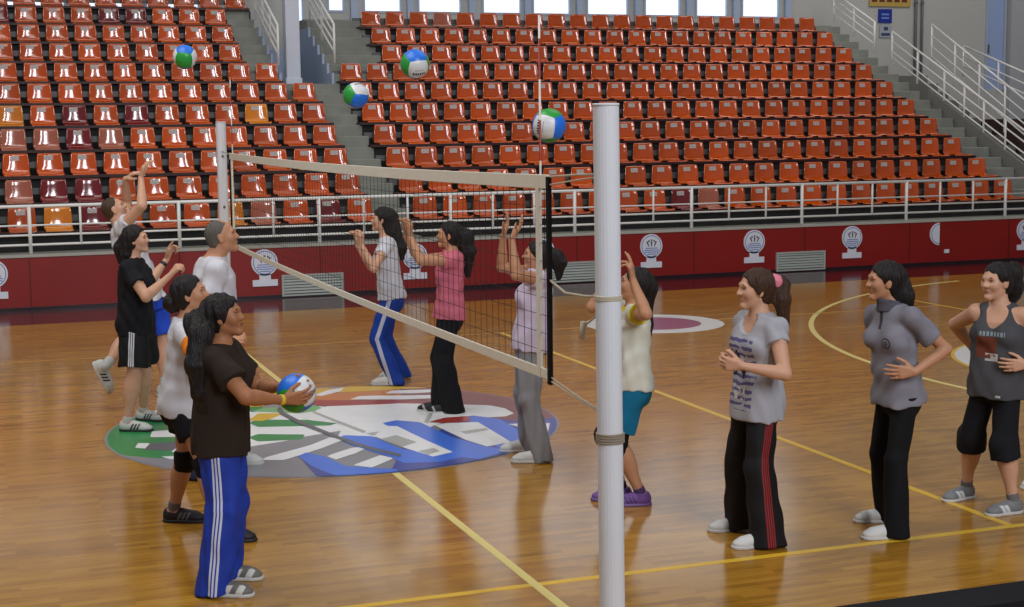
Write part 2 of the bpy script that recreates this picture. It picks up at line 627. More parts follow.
def lit_glass():
    n = NT('daylit_glass', srgb(235, 242, 255), 0.1)
    n.b.inputs['Emission Color'].default_value = srgb(225, 238, 255)
    n.b.inputs['Emission Strength'].default_value = 0.85
    return n.m


M_GLASS = lit_glass()
M_FRAME = plain('pale_window_frame', srgb(172, 182, 200), 0.4)
for k, (x0, x1) in enumerate(win_x + [(3.63, 3.80)]):
    z0 = WZ0 if k < len(win_x) else 3.9
    m = MB()
    m.box(x0, x0 + 0.045, BW - 0.02, BW + 0.12, z0, WZ1).box(x1 - 0.045, x1, BW - 0.02, BW + 0.12, z0, WZ1)
    m.box(x0 + 0.045, x1 - 0.045, BW - 0.02, BW + 0.12, z0, z0 + 0.045).box(x0 + 0.045, x1 - 0.045, BW - 0.02, BW + 0.12, WZ1 - 0.045, WZ1)
    fr = struct(m.build('window_%d' % (k + 1), M_FRAME))
    MB().box(x0 + 0.045, x1 - 0.045, BW + 0.05, BW + 0.07, z0 + 0.045, WZ1 - 0.045).build('pane', M_GLASS, fr)
# pale blue band of wall under the windows and pillars between them
m = MB()
for x in (-3.0, -0.65, 0.6, 4.8, 5.98, 7.3, 8.53, 9.7, 11.05, 12.28, 13.42, 14.72):
    m.box(x - 0.07, x + 0.07, BW - 0.10, BW + 0.01, 4.0, 6.2)
struct(m.build('trim_2', M_BLUEWALL))
# pale column standing in the passage
c0 = empty('column', (2.80, 14.80, RW[4]), 0, 'pale blue square column standing in the entrance passage between the stairs', 'column')
MB().box(-0.125, 0.125, -0.125, 0.125, 0.0, 5.2).build('shaft', M_COLUMN, c0, bevel=0.015)
MB().box(-0.145, 0.145, -0.145, 0.145, 0.0, 0.12).build('plinth', M_COLUMN, c0, bevel=0.01)
# blue wall closing the passage
struct(MB().box(2.0, 4.5, BW - 0.06, BW - 0.005, 3.0, 3.9).build('trim_3', M_BLUEWALL))

# ---- right end: grey side stairs, door, sign, pipes
dr = struct(MB().box(20.05, 20.10, BW - 0.05, BW + 0.1, 3.05, 5.5).box(20.57, 20.62, BW - 0.05, BW + 0.1, 3.05, 5.5).box(20.10, 20.57, BW - 0.05, BW + 0.1, 5.42, 5.5).build('door_1', M_FRAME))
MB().box(20.10, 20.57, BW + 0.02, BW + 0.06, 3.05, 5.42).build('door_panel', plain('blue_door_paint', srgb(158, 178, 220), 0.4), dr)
MB().box(20.14, 20.18, BW - 0.02, BW + 0.02, 3.9, 4.1).build('door_handle', M_PIPE, dr)
struct(MB().box(20.66, 21.25, BW - 0.18, BW, 0, 7).build('trim_4', plain('pale_pillar', srgb(176, 178, 182), 0.6)))
for x, r in ((18.08, 0.035), (18.25, 0.03)):
    o = empty('drain_pipe', (x, BW - 0.07, 2.4), 0,
              'left one of two thin grey pipes running down the end wall' if x < 18.1 else 'right one of two thin grey pipes running down the end wall', 'pipe')
    MB().tube([(0, 0, 0), (0, 0, 4.6)], r, 10).build('pipe_run', plain('pipe_paint', srgb(112, 112, 112), 0.5), o, smooth=True)
    for zz in (0.9, 2.6):
        MB().tube([(0, 0, zz), (0, 0, zz + 0.05)], r + 0.012, 10).build('clamp', M_PIPE, o)
sg = empty('wall_sign', (17.28, BW - 0.02, 4.72), 0, 'small blue square sign on the grey end wall above the stairs', 'sign')
MB().box(-0.18, 0.18, -0.012, 0.012, -0.15, 0.16).build('panel', plain('sign_blue', srgb(30, 52, 150), 0.4), sg)
m = MB()
m.box(-0.10, 0.10, -0.016, -0.011, 0.02, 0.06).box(-0.10, 0.10, -0.016, -0.011, -0.06, -0.02)
m.build('symbol', plain('sign_pale', srgb(120, 140, 210), 0.5), sg)
sg = empty('small_notice', (17.30, BW - 0.02, 4.40), 0, 'small pale notice with a dark symbol under the blue sign', 'sign')
MB().box(-0.16, 0.16, -0.008, 0.008, -0.16, 0.12).build('sheet', plain('notice_paper', srgb(168, 172, 182), 0.6), sg)
MB().box(-0.05, 0.06, -0.012, -0.007, 0.0, 0.08).box(-0.12, 0.12, -0.012, -0.007, -0.12, -0.06).build('symbol', plain('notice_ink', srgb(60, 70, 110), 0.6), sg)
sg = empty('banner', (17.4, BW - 0.03, 5.16), 0, 'yellow banner with dark red shapes high on the end wall', 'banner')
MB().box(-0.55, 0.55, -0.01, 0.01, -0.22, 0.5).build('cloth', fabric('yellow_banner_cloth', srgb(190, 160, 84)), sg)
m = MB()
for k in range(5):
    x = -0.42 + 0.2 * k
    m.box(x - 0.07, x + 0.07, -0.016, -0.009, -0.12, 0.2)
m.build('shapes', plain('banner_ink', srgb(104, 44, 34), 0.6), sg)

# side stairs beyond the aisle: sloping stringer walls, steps and dark far block
m = MB()
sl = RS / TD


def stringer(x, y0, y1, z0, z1, t=0.1, depth=0.35):
    vs = [(x + a_, y, z + b_) for a_ in (-t / 2, t / 2) for (y, z) in ((y0, z0), (y1, z1)) for b_ in (-depth, 0)]
    m.add(vs, [(0, 1, 3, 2), (4, 6, 7, 5), (0, 4, 5, 1), (2, 3, 7, 6), (0, 2, 6, 4), (1, 5, 7, 3)])


stringer(15.07, 10.2, 13.4, 1.38, 2.95, 0.08, 0.25)
side_st = struct(m.build('side_stair', plain('side_stair_paint', srgb(126, 124, 118), 0.7)))
m = MB()
for k in range(18):
    y = 9.4 + k * TD / 2
    m.box(15.12, 16.55, y, y + TD / 2 if k < 17 else 18.2, 0, 0.25 + k * RS / 2)
m.build('step_block', plain('side_step_paint', srgb(112, 110, 106), 0.8, var=0.1), side_st)
m = MB()
m.box(16.6, 24, 12.6, 18.3, 0, 2.35)
m.build('far_block', plain('far_block_paint', srgb(70, 46, 42), 0.8, var=0.2), side_st)
struct(MB().box(24.0, 24.2, -14, 18.5, 0, 9).build('wall_right', M_WALL))

# ---- railings
def slope_rail(name, label, x, y0, z0, y1, z1, hgt, posts, rails, x1=None, r=0.02, base=None):
    o = empty(name, (x, y0, z0), 0, label, 'railing', 'white railings of the stand')
    dx = 0.0 if x1 is None else x1 - x
    L = lambda t, h: (dx * t, (y1 - y0) * t, (z1 - z0) * t + h)
    for h in rails:
        MB().tube([L(0, h), L(1, h)], r if h == max(rails) else r * 0.75, 8).build('rail', M_WHITE, o, smooth=True)
    for t in posts:
        b = L(t, 0)
        MB().tube([(b[0], b[1], b[2] - 0.03), (b[0], b[1], b[2] + hgt)], r, 8).build('post', M_WHITE, o, smooth=True)
    return o


slope_rail('stair_railing', 'short white railing right of the entrance passage, sloping up beside grey steps', 3.47, 14.4, 3.50, 16.3, 4.36, 0.64, (0, 0.5, 1), (0.16, 0.32, 0.48, 0.64))
slope_rail('stair_railing', 'short white railing left of the entrance passage, beside the pale column', 2.46, 14.3, 3.45, 16.3, 4.36, 0.66, (0, 0.33, 0.66, 1), (0.16, 0.32, 0.48, 0.66))
slope_rail('aisle_railing', 'white railing at the top of the right-hand aisle beside the last orange seats', 14.98, 15.2, 3.78, 16.75, 4.50, 0.58, (0, 0.5, 1), (0.14, 0.30, 0.44, 0.58))
slope_rail('aisle_railing', 'white railing sloping down along the right-hand aisle steps', 15.07, 10.5, 1.50, 14.7, 3.52, 0.62, (0.0, 0.14, 0.29, 0.43, 0.58, 0.79, 1), (0.10, 0.22, 0.42, 0.62))
slope_rail('side_stair_railing', 'tall white railing on the far side of the right-hand side stairs', 16.3, 11.9, 1.70, 15.1, 3.42, 0.90, (0, 0.25, 0.5, 0.75, 1), (0.25, 0.45, 0.67, 0.90))
slope_rail('side_stair_railing', 'white railing furthest right, next to the pale blue door', 17.5, 12.7, 2.36, 15.65, 3.3, 0.62, (0, 0.3, 0.6, 1), (0.2, 0.4, 0.62))

fr = empty('front_railing', (0, 9.19, 0.745), 0, 'long white railing on top of the dark red wall in front of the seats', 'railing', 'white railings of the stand')
for z, r in ((1.372, 0.024), (1.12, 0.013), (0.99, 0.015), (0.862, 0.017)):
    MB().tube([(-13.5, 0, z - 0.745), (15.3, 0, z - 0.745)], r, 8).build('rail', M_WHITE, fr, smooth=True)
k = 0
for x in np.arange(7.79 - 11 * 0.648 * 3, 15.2, 0.648):
    if x > -6.5:
        thick = (k % 3 == 0)
        z0 = 0.0 if thick else 0.862 - 0.745
        MB().tube([(x, 0, z0), (x, 0, 1.372 - 0.745)], 0.026 if thick else 0.017, 8).build('post', M_WHITE, fr, smooth=True)
    k += 1

# ---- round badges and louvred vents on the red wall
M_BADGE = plain('badge_white', srgb(226, 228, 238), 0.4, var=0.04)
M_BADGE_B = plain('badge_blue', srgb(120, 140, 196), 0.4)
M_BADGE_D = plain('badge_dark', srgb(56, 52, 84), 0.4)


def disc(mb, cx, cz, rx, rz, y0, y1, mi, n=36, lo=None, hi=None):
    pts = [(cx + rx * math.cos(2 * math.pi * k / n), cz + rz * math.sin(2 * math.pi * k / n)) for k in range(n)]
    if lo is not None: pts = [(max(p[0], lo), p[1]) for p in pts]
    if hi is not None: pts = [(min(p[0], hi), p[1]) for p in pts]
    vs = [(p[0], y0, p[1]) for p in pts] + [(p[0], y1, p[1]) for p in pts]
    fs = [tuple(range(n))] + [(i, i + n, (i + 1) % n + n, (i + 1) % n) for i in range(n)]
    mb.add(vs, fs, mi)


badge_spots = [(-2.42, 'round white and blue badge on the red wall at the left edge'),
               (-0.62, 'round white badge on the red wall behind the leaping boy in white'),
               (1.15, 'round white and blue badge on the red wall right of the coach'),
               (3.32, 'round white and blue badge on the red wall beyond the pink shirt'),
               (5.29, 'round white badge on the red wall behind the black strap of the net'),
               (7.06, 'round white and blue badge on the red wall just right of the near post'),
               (8.83, 'round white badge on the red wall left of the rightmost grey vent'),
               (10.60, 'round white badge on the red wall right of the rightmost grey vent'),
               (12.26, 'half torn off white badge on the red wall between two whole badges'),
               (13.98, 'round white badge on the red wall at the right edge')]
for x, lab in badge_spots:
    torn = 'torn' in lab
    o = empty('wall_badge', (x, 9.095, 0.45), 0, lab, 'badge', 'badges on the red wall')
    m = MB()
    hi = -0.005 if torn else None
    disc(m, 0, 0.055, 0.185, 0.185, -0.012, 0.004, 0, hi=hi)
    if not torn: m.box(-0.08, 0.08, -0.012, 0.004, -0.20, -0.10)
    m.build('plate', M_BADGE, o)
    m = MB()
    disc(m, 0, 0.055, 0.165, 0.165, -0.0145, -0.011, 0, hi=hi)
    disc(m, 0, 0.055, 0.152, 0.152, -0.0155, -0.012, 1, hi=hi)
    m.build('ring', [M_BADGE_B, M_BADGE], o)
    m = MB()
    if not torn:
        for dx, t in ((-0.045, -0.03), (0.0, 0.0), (0.045, 0.03)):          # three small figures
            disc(m, dx, 0.145 - abs(dx) * 0.3, 0.014, 0.014, -0.018, -0.014, 0, 12)
            m.add([(dx - 0.014 + t, -0.018, 0.125), (dx + 0.014 + t, -0.018, 0.125), (dx + 0.006, -0.018, 0.05), (dx - 0.006, -0.018, 0.05)], [(0, 1, 2, 3)], 0)
        for kk, wv in ((0.025, 0.10), (-0.005, 0.12), (-0.035, 0.11), (-0.065, 0.07)):   # wavy blue bars under them
            m.box(-wv, wv, -0.018, -0.014, kk - 0.008, kk + 0.006, 1)
        m.build('figures', [M_BADGE_D, M_BADGE_B], o)
        MB().box(-0.175, 0.175, -0.014, 0.004, -0.275, -0.185).build('name_bar', M_BADGE, o)
    else:
        MB().box(0.10, 0.19, -0.014, 0.004, -0.265, -0.205).build('name_bar', M_BADGE, o)

vent_spots = [(1.82, 'grey louvred vent low in the red wall, seen through the net'),
              (5.72, 'grey louvred vent low in the red wall left of the near post'),
              (9.66, 'grey louvred vent low in the red wall between two badges on the right')]
M_VENT = plain('vent_grey', srgb(172, 178, 172), 0.5, var=0.08)
for x, lab in vent_spots:
    o = empty('wall_vent', (x, 9.095, 0.16), 0, lab, 'vent', 'vents in the red wall')
    MB().box(-0.42, 0.42, -0.004, 0.004, -0.13, 0.15).build('backing', M_SHADECONC, o)
    MB().box(-0.44, -0.41, -0.03, 0.004, -0.14, 0.16).box(0.41, 0.44, -0.03, 0.004, -0.14, 0.16).box(-0.41, 0.41, -0.03, 0.004, 0.135, 0.16).box(-0.41, 0.41, -0.03, 0.004, -0.14, -0.115).build('vent_frame', M_VENT, o)
    m = MB()
    for k in range(6):
        z = -0.10 + k * 0.041
        m.add([(-0.41, -0.026, z), (0.41, -0.026, z), (0.41, -0.004, z + 0.03), (-0.41, -0.004, z + 0.03),
               (-0.41, -0.020, z - 0.004), (0.41, -0.020, z - 0.004), (0.41, 0.002, z + 0.026), (-0.41, 0.002, z + 0.026)],
              [(0, 1, 2, 3), (7, 6, 5, 4), (0, 4, 5, 1), (3, 2, 6, 7), (0, 3, 7, 4), (1, 5, 6, 2)])
    m.build('slats', M_VENT, o)

# ---- black barrier along the near side of the court
bar = struct(MB().box(-6.5, 14, -8.12, -8.0, 0.0, 0.975).build('wall_near', M_BLACK))
MB().box(-6.5, 14, -8.14, -7.985, 0.975, 1.0).build('barrier_cap', plain('barrier_cap_paint', srgb(15, 15, 20), 0.7, var=0.4, scale=30, spec=0.2), bar)

# ---- seats
def seat_mesh():
    prof = [(0.000, -0.040), (0.001, -0.020), (0.012, -0.008), (0.05, -0.006), (0.12, -0.010), (0.20, -0.012), (0.28, -0.008),
            (0.330, 0.006), (0.352, 0.032), (0.360, 0.070), (0.3655, 0.120), (0.3700, 0.170), (0.3740, 0.220), (0.3775, 0.266), (0.384, 0.288), (0.398, 0.297), (0.412, 0.288)]
    hw = [0.172, 0.178, 0.182, 0.184, 0.186, 0.187, 0.187, 0.187, 0.187, 0.186, 0.184, 0.181, 0.177, 0.172, 0.167, 0.162, 0.160]
    n = 18
    top = []
    for (y, z), w in zip(prof, hw):
        row = []
        for k in range(n + 1):
            s = -1 + 2 * k / n
            e = 0.010 * s * s + 0.018 * s ** 4   # the shell is dished: its side edges come forward and up
            back = min(max((z - 0.02) / 0.08, 0), 1)
            row.append((s * w, y - e * back, z + e * 0.7 * (1 - back) * (1 if y > 0.01 else 0.3)))
        top.append(row)
    P = np.array(top)
    nr, nc = P.shape[:2]
    gu = np.gradient(P, axis=0)
    gv = np.gradient(P, axis=1)
    N = np.cross(gv, gu)
    N /= np.linalg.norm(N, axis=2, keepdims=True)
    Q = P - N * 0.008
    vs = np.concatenate([P.reshape(-1, 3), Q.reshape(-1, 3)])
    k = nr * nc
    fs = []
    for i in range(nr - 1):
        for j in range(nc - 1):
            a_ = i * nc + j
            fs.append((a_, a_ + 1, a_ + nc + 1, a_ + nc))
            fs.append((k + a_, k + a_ + nc, k + a_ + nc + 1, k + a_ + 1))
    for i in range(nr - 1):
        a_, b_ = i * nc, (i + 1) * nc
        fs.append((a_, b_, k + b_, k + a_))
        a_, b_ = i * nc + nc - 1, (i + 1) * nc + nc - 1
        fs.append((b_, a_, k + a_, k + b_))
    for j in range(nc - 1):
        fs.append((j + 1, j, k + j, k + j + 1))
        a_ = (nr - 1) * nc + j
        fs.append((a_, a_ + 1, k + a_ + 1, k + a_))
    return vs, fs


SV, SF = seat_mesh()


def seat_plastic(name, c, var=0.06):
    n = NT(name, c, 0.09, spec=0.85)
    oi = n.n('ShaderNodeObjectInfo')
    d = tuple(x * (1 - var * 2) for x in c[:3]) + (1,)
    e = tuple(min(1, x * (1 + var)) for x in c[:3]) + (1,)
    n.color(n.mix(oi.outputs['Random'], d, e))
    return n.m


SEATC = {'orange': seat_plastic('orange_plastic', srgb(198, 80, 6), 0.1), 'maroon': seat_plastic('maroon_plastic', srgb(120, 22, 22)),
         'faded pink': seat_plastic('faded_plastic', srgb(176, 100, 76)), 'amber': seat_plastic('amber_plastic', srgb(218, 130, 24))}
M_PLATE = NT('number_sticker', srgb(190, 188, 184), 0.6)
_f = M_PLATE.noise(60.0, 2.0)
M_PLATE.color(M_PLATE.mix(M_PLATE.math('GREATER_THAN', _f, 0.55), srgb(196, 192, 188), srgb(150, 140, 140)))
M_PLATE = M_PLATE.m
seat_me = {}
for k, m_ in SEATC.items():
    me = bpy.data.meshes.new('stadium_seat')
    me.from_pydata([tuple(v) for v in SV], [], SF)
    me.materials.append(m_)
    me.polygons.foreach_set('use_smooth', [True] * len(me.polygons))
    me.update()
    seat_me[k] = me
_m = MB()
_m.add([(-0.075, 0.3640, 0.195), (0.050, 0.3640, 0.195), (0.050, 0.3700, 0.264), (-0.075, 0.3700, 0.264),
        (-0.075, 0.378, 0.195), (0.050, 0.378, 0.195), (0.050, 0.3835, 0.264), (-0.075, 0.3835, 0.264)],
       [(0, 1, 2, 3), (7, 6, 5, 4), (0, 4, 5, 1), (3, 2, 6, 7), (0, 3, 7, 4), (1, 5, 6, 2)])
_o = _m.build('number_plate', M_PLATE)
plate_me = _o.data
bpy.data.objects.remove(_o)

SEATSPEC = {'amber': [(10, 115), (256, 112), (60, 218), (238, 207)],
            'maroon': [(105, 14), (137, 14), (71, 113), (134, 113), (76, 138), (53, 189), (87, 189), (90, 214), (328, 205), (679, 198), (4, 12)],
            'faded pink': [(11, 138), (43, 138), (15, 189), (264, 207), (708, 198), (107, 138), (444, 18)]}
ORD = 'first second third fourth fifth sixth seventh eighth ninth tenth eleventh twelfth thirteenth fourteenth fifteenth sixteenth seventeenth eighteenth nineteenth twentieth twenty-first twenty-second twenty-third twenty-fourth'.split()
PITCH_S = 0.473


def seat_color(x, i):
    u, v = project((x, RY[i] + 0.36, RZ[i] + 0.16))
    for c, L in SEATSPEC.items():
        for a_, b_ in L:
            if abs(u - a_) < 13 and abs(v - b_) < 9:
                return c
    return 'orange'


small = MB()
small_cols = list(SEATC)
row_word = {10: 'front row', 9: 'second row up', 8: 'third row up', 7: 'fourth row up', 6: 'fifth row up', 5: 'sixth row up',
            4: 'seventh row up', 3: 'eighth row up', 2: 'ninth row up', 1: 'tenth row up', 0: 'top row'}
LEND = {i: 2.915 for i in range(5, 11)}
LEND.update({4: 2.43, 3: 1.935, 2: 1.935, 1: 1.935, 0: 2.42})
nseat = 0
for i in range(10, -1, -1):
    # left block: counted from the aisle leftwards
    lst = []
    x = LEND[i] - 0.187
    n = 1
    while x > -2.75 + 0.02 * i:
        lst.append((x, 'left block, %s from the stairs' % ORD[n - 1]))
        x -= PITCH_S
        n += 1
    if i >= 1:
        x = 14.32 - 0.187
        n = 1
        while x > (3.5 if i >= 4 else 4.40):
            lst.append((x, 'right block, %s from the far aisle' % ORD[n - 1]))
            x -= PITCH_S
            n += 1
    for x, where in lst:
        c = seat_color(x, i)
        if (i == 0) or (i == 1 and x > 3.2):
            small.add([(p[0] + x, p[1] + RY[i], p[2] + RZ[i]) for p in SV], SF, small_cols.index(c))
            continue
        bare = c == 'faded pink' or (c == 'maroon' and i == 9) or (c == 'amber' and i == 10)
        o = new_obj('stadium_seat', seat_me[c], None, (x, RY[i], RZ[i] + 0.002))
        tag(o, '%s seat %s, %s, %s' % (c, 'without a sticker' if bare else 'with number sticker', row_word[i], where), 'seat', 'plastic seats of the stand')
        if not bare:
            new_obj('number_plate', plate_me, o)
        nseat += 1
print('SEATS', nseat)
o = small.build('stadium_seat', [SEATC[c] for c in small_cols], smooth=True)
tag(o, 'farthest orange plastic seats in the topmost rows under the windows', 'seat', 'plastic seats of the stand', 'stuff')

# ================================================================== SURFACES GROWN FROM DISTANCE FIELDS
F32 = np.float32


class Field:
    """a smooth union of shapes on a grid, turned into one continuous mesh"""

    def __init__(s, h):
        s.h, s.p = h, []

    def add(s, fn, lo, hi, k=0.02, op='u'):
        s.p.append((fn, np.asarray(lo, float), np.asarray(hi, float), k, op))
        return s

    def cone(s, a, b, ra, rb, k=0.02, op='u', mid=None, cuts=(), flat=None):
        a, b = np.asarray(a, float), np.asarray(b, float)
        d = b - a
        L2 = max(d @ d, 1e-9)
        ts, rs = [0, 1], [ra, rb]
        if mid:
            ts = [0] + [m[0] for m in mid] + [1]
            rs = [ra] + [m[1] for m in mid] + [rb]
        rm = max(rs)
        if flat is not None:                                  # (axis, squeeze): an oval section
            fa, fq = unit(flat[0]), flat[1]

        def fn(X, Y, Z):
            x, y, z = X - a[0], Y - a[1], Z - a[2]
            t = np.clip((x * d[0] + y * d[1] + z * d[2]) / L2, 0, 1)
            x, y, z = x - t * d[0], y - t * d[1], z - t * d[2]
            q = x * x + y * y + z * z
            if flat is not None:
                f = x * fa[0] + y * fa[1] + z * fa[2]
                q = q + f * f * (1 / fq ** 2 - 1)
            r = np.interp(t, ts, rs) if mid else ra + (rb - ra) * t
            v = np.sqrt(q) - r
            for c, n in cuts:
                v = np.maximum(v, (X - c[0]) * n[0] + (Y - c[1]) * n[1] + (Z - c[2]) * n[2])
            return v
        return s.add(fn, np.minimum(a, b) - rm, np.maximum(a, b) + rm, k, op)

    def ell(s, c, ax, r, k=0.02, op='u', cuts=()):
        c = np.asarray(c, float)
        ax = [np.asarray(q, float) for q in ax]
        R = max(r)

        def fn(X, Y, Z):
            x, y, z = X - c[0], Y - c[1], Z - c[2]
            k0 = k1 = 0
            for q, rr in zip(ax, r):
                w = (x * q[0] + y * q[1] + z * q[2]) / rr
                k0 = k0 + w * w
                k1 = k1 + (w / rr) ** 2
            k0 = np.sqrt(k0)
            v = k0 * (k0 - 1) / np.maximum(np.sqrt(k1), 1e-6)
            for cc, n in cuts:
                v = np.maximum(v, (X - cc[0]) * n[0] + (Y - cc[1]) * n[1] + (Z - cc[2]) * n[2])
            return v
        ext = np.sqrt(sum((np.abs(q) * rr) ** 2 for q, rr in zip(ax, r)))
        return s.add(fn, c - ext, c + ext, k, op)

    def loft(s, a, b, latA, latB, st, k=0.02, pw=2.3, cuts=()):
        """oval sections (t, half width, half depth, forward shift) along a line"""
        a, b = np.asarray(a, float), np.asarray(b, float)
        L = np.linalg.norm(b - a)
        up = (b - a) / L
        lA, lB = unit(latA - up * (latA @ up)), unit(latB - up * (latB @ up))
        fA, fB = np.cross(up, -lA), np.cross(up, -lB)
        T, Wd, Dp, Of = ([q[i] for q in st] for i in range(4))
        R = max(max(Wd), max(Dp) + max(abs(o) for o in Of))

        def fn(X, Y, Z):
            x, y, z = X - a[0], Y - a[1], Z - a[2]
            tt = (x * up[0] + y * up[1] + z * up[2]) / L
            t = np.clip(tt, 0, 1)
            e = np.abs(tt - t) * L
            u = (x * lA[0] + y * lA[1] + z * lA[2]) * (1 - t) + (x * lB[0] + y * lB[1] + z * lB[2]) * t
            f = (x * fA[0] + y * fA[1] + z * fA[2]) * (1 - t) + (x * fB[0] + y * fB[1] + z * fB[2]) * t
            w, dp, of = np.interp(t, T, Wd), np.interp(t, T, Dp), np.interp(t, T, Of)
            q = ((np.abs(u) / w) ** pw + (np.abs(f - of) / dp) ** pw) ** (1 / pw)
            v = (q - 1) * np.minimum(w, dp)
            v = np.where(e > 0, np.sqrt(np.maximum(v, 0) ** 2 + e * e), v)
            for cc, n in cuts:
                v = np.maximum(v, (X - cc[0]) * n[0] + (Y - cc[1]) * n[1] + (Z - cc[2]) * n[2])
            return v
        return s.add(fn, np.minimum(a, b) - R, np.maximum(a, b) + R, k)

    def half(s, c, n, k=0.0):
        """keep only the side against the normal"""
        return s.add((lambda X, Y, Z: (X - c[0]) * n[0] + (Y - c[1]) * n[1] + (Z - c[2]) * n[2] + 0 * X), None if False else np.full(3, -99.0), np.full(3, 99.0), k, 'x')

    def mesh(s, folds=0.0, fold_f=28.0, seed=1, stretch=(1, 1, 1), bias=0.0):
        h = s.h
        us = [p for p in s.p if p[4] == 'u']
        lo = np.min([p[1] for p in us], axis=0) - 4 * h - folds
        hi = np.max([p[2] for p in us], axis=0) + 4 * h + folds
        n = np.ceil((hi - lo) / h).astype(int) + 1
        gx = [(lo[i] + h * np.arange(n[i])).astype(F32) for i in range(3)]
        f = np.full(tuple(n), 0.3, F32)
        for fn, a, b, k, op in s.p:
            m = (k if op == 'u' else 0) + 3 * h
            i0 = np.clip(np.floor((a - m - lo) / h).astype(int), 0, n)
            i1 = np.clip(np.ceil((b + m - lo) / h).astype(int) + 1, 0, n)
            if np.any(i1 <= i0): continue
            sl = tuple(slice(i0[i], i1[i]) for i in range(3))
            d = fn(gx[0][sl[0]][:, None, None], gx[1][sl[1]][None, :, None], gx[2][sl[2]][None, None, :]).astype(F32)
            o = f[sl]
            if op == 'u':
                if k > 0:
                    w = np.clip(0.5 + 0.5 * (d - o) / k, 0, 1)
                    f[sl] = d * (1 - w) + o * w - k * w * (1 - w)
                else:
                    f[sl] = np.minimum(o, d)
            elif op == 's':
                if k > 0:
                    w = np.clip(0.5 - 0.5 * (-d - o) / k * -1, 0, 1)
                    w = np.clip(0.5 + 0.5 * (o + d) / k, 0, 1)
                    f[sl] = (-d) * (1 - w) + o * w + k * w * (1 - w)
                else:
                    f[sl] = np.maximum(o, -d)
            else:
                f[sl] = np.maximum(o, d)
        if folds > 0:
            rng = np.random.RandomState(seed)
            acc = 0
            for _ in range(5):
                kv = rng.normal(size=3) * fold_f * np.asarray(stretch)
                ph = rng.uniform(0, 6.28)
                acc = acc + np.sin(gx[0][:, None, None] * F32(kv[0]) + gx[1][None, :, None] * F32(kv[1]) + gx[2][None, None, :] * F32(kv[2]) + F32(ph))
            f += (acc * (folds / 2.2)).astype(F32) - F32(bias)
        neg = f < 0
        c = np.zeros(tuple(n - 1), np.int8)
        for dx in (0, 1):
            for dy in (0, 1):
                for dz in (0, 1):
                    c += neg[dx:n[0] - 1 + dx, dy:n[1] - 1 + dy, dz:n[2] - 1 + dz]
        act = (c > 0) & (c < 8)
        I = np.argwhere(act)
        idx = np.full(tuple(n - 1), -1, np.int64)
        idx[act] = np.arange(len(I))
        corner = {}
        for q in range(8):
            dx, dy, dz = q & 1, (q >> 1) & 1, (q >> 2) & 1
            corner[q] = f[I[:, 0] + dx, I[:, 1] + dy, I[:, 2] + dz]
        acc = np.zeros((len(I), 3))
        cnt = np.zeros(len(I))
        for q in range(8):
            for ax in range(3):
                if q >> ax & 1: continue
                r = q | (1 << ax)
                A, B = corner[q], corner[r]
                cr = (A < 0) != (B < 0)
                t = np.where(cr, A / np.where(cr, A - B, 1), 0)
                p = np.array([q & 1, (q >> 1) & 1, (q >> 2) & 1], float)
                P = np.tile(p, (len(I), 1))
                P[:, ax] += t
                acc += P * cr[:, None]
                cnt += cr
        V = lo + h * (I + acc / np.maximum(cnt, 1)[:, None])
        quads = []
        for ax in range(3):
            o1, o2 = (ax + 1) % 3, (ax + 2) % 3
            s0 = [slice(None)] * 3
            s1 = [slice(None)] * 3
            s0[ax], s1[ax] = slice(0, n[ax] - 1), slice(1, n[ax])
            E = np.argwhere(neg[tuple(s0)] != neg[tuple(s1)])
            E = E[(E[:, o1] > 0) & (E[:, o2] > 0) & (E[:, o1] < n[o1] - 1) & (E[:, o2] < n[o2] - 1)]
            sg = neg[E[:, 0], E[:, 1], E[:, 2]]
            def cell(a_, b_):
                C = E.copy()
                C[:, o1] -= a_
                C[:, o2] -= b_
                return idx[C[:, 0], C[:, 1], C[:, 2]]
            q = np.stack([cell(1, 1), cell(0, 1), cell(0, 0), cell(1, 0)], 1)
            q[~sg] = q[~sg][:, ::-1]
            quads.append(q)
        return V, np.concatenate(quads)


def grown(name, V, Q, mats, parent, mi=None, extra=(), attrs=None, origin=None):
    """link a grown surface (plus small extra shells) as one mesh object"""
    vs, qs, ms = [V], [Q], [np.zeros(len(Q), int) if mi is None else mi]
    k = len(V)
    for ev, ef, em in extra:
        vs.append(np.asarray(ev, float))
        qs.append(np.asarray(ef, int) + k)
        ms.append(np.full(len(ef), em))
        k += len(ev)
    V, Q, M = np.concatenate(vs), np.concatenate(qs), np.concatenate(ms)
    if origin is not None: V = V - origin
    me = bpy.data.meshes.new(name)
    me.vertices.add(len(V))
    me.vertices.foreach_set('co', V.astype(F32).ravel())
    me.loops.add(len(Q) * 4)
    me.loops.foreach_set('vertex_index', Q.astype(np.int32).ravel())
    me.polygons.add(len(Q))
    me.polygons.foreach_set('loop_start', np.arange(0, len(Q) * 4, 4, dtype=np.int32))
    me.polygons.foreach_set('material_index', M.astype(np.int32))
    me.polygons.foreach_set('use_smooth', np.ones(len(Q), bool))
    for m in (mats if isinstance(mats, (list, tuple)) else [mats]):
        me.materials.append(m)
    for an, av in (attrs or {}).items():
        at = me.attributes.new(an, 'FLOAT_VECTOR', 'POINT')
        at.data.foreach_set('vector', av.astype(F32).ravel())
    me.update(calc_edges=True)
    return new_obj(name, me, parent)


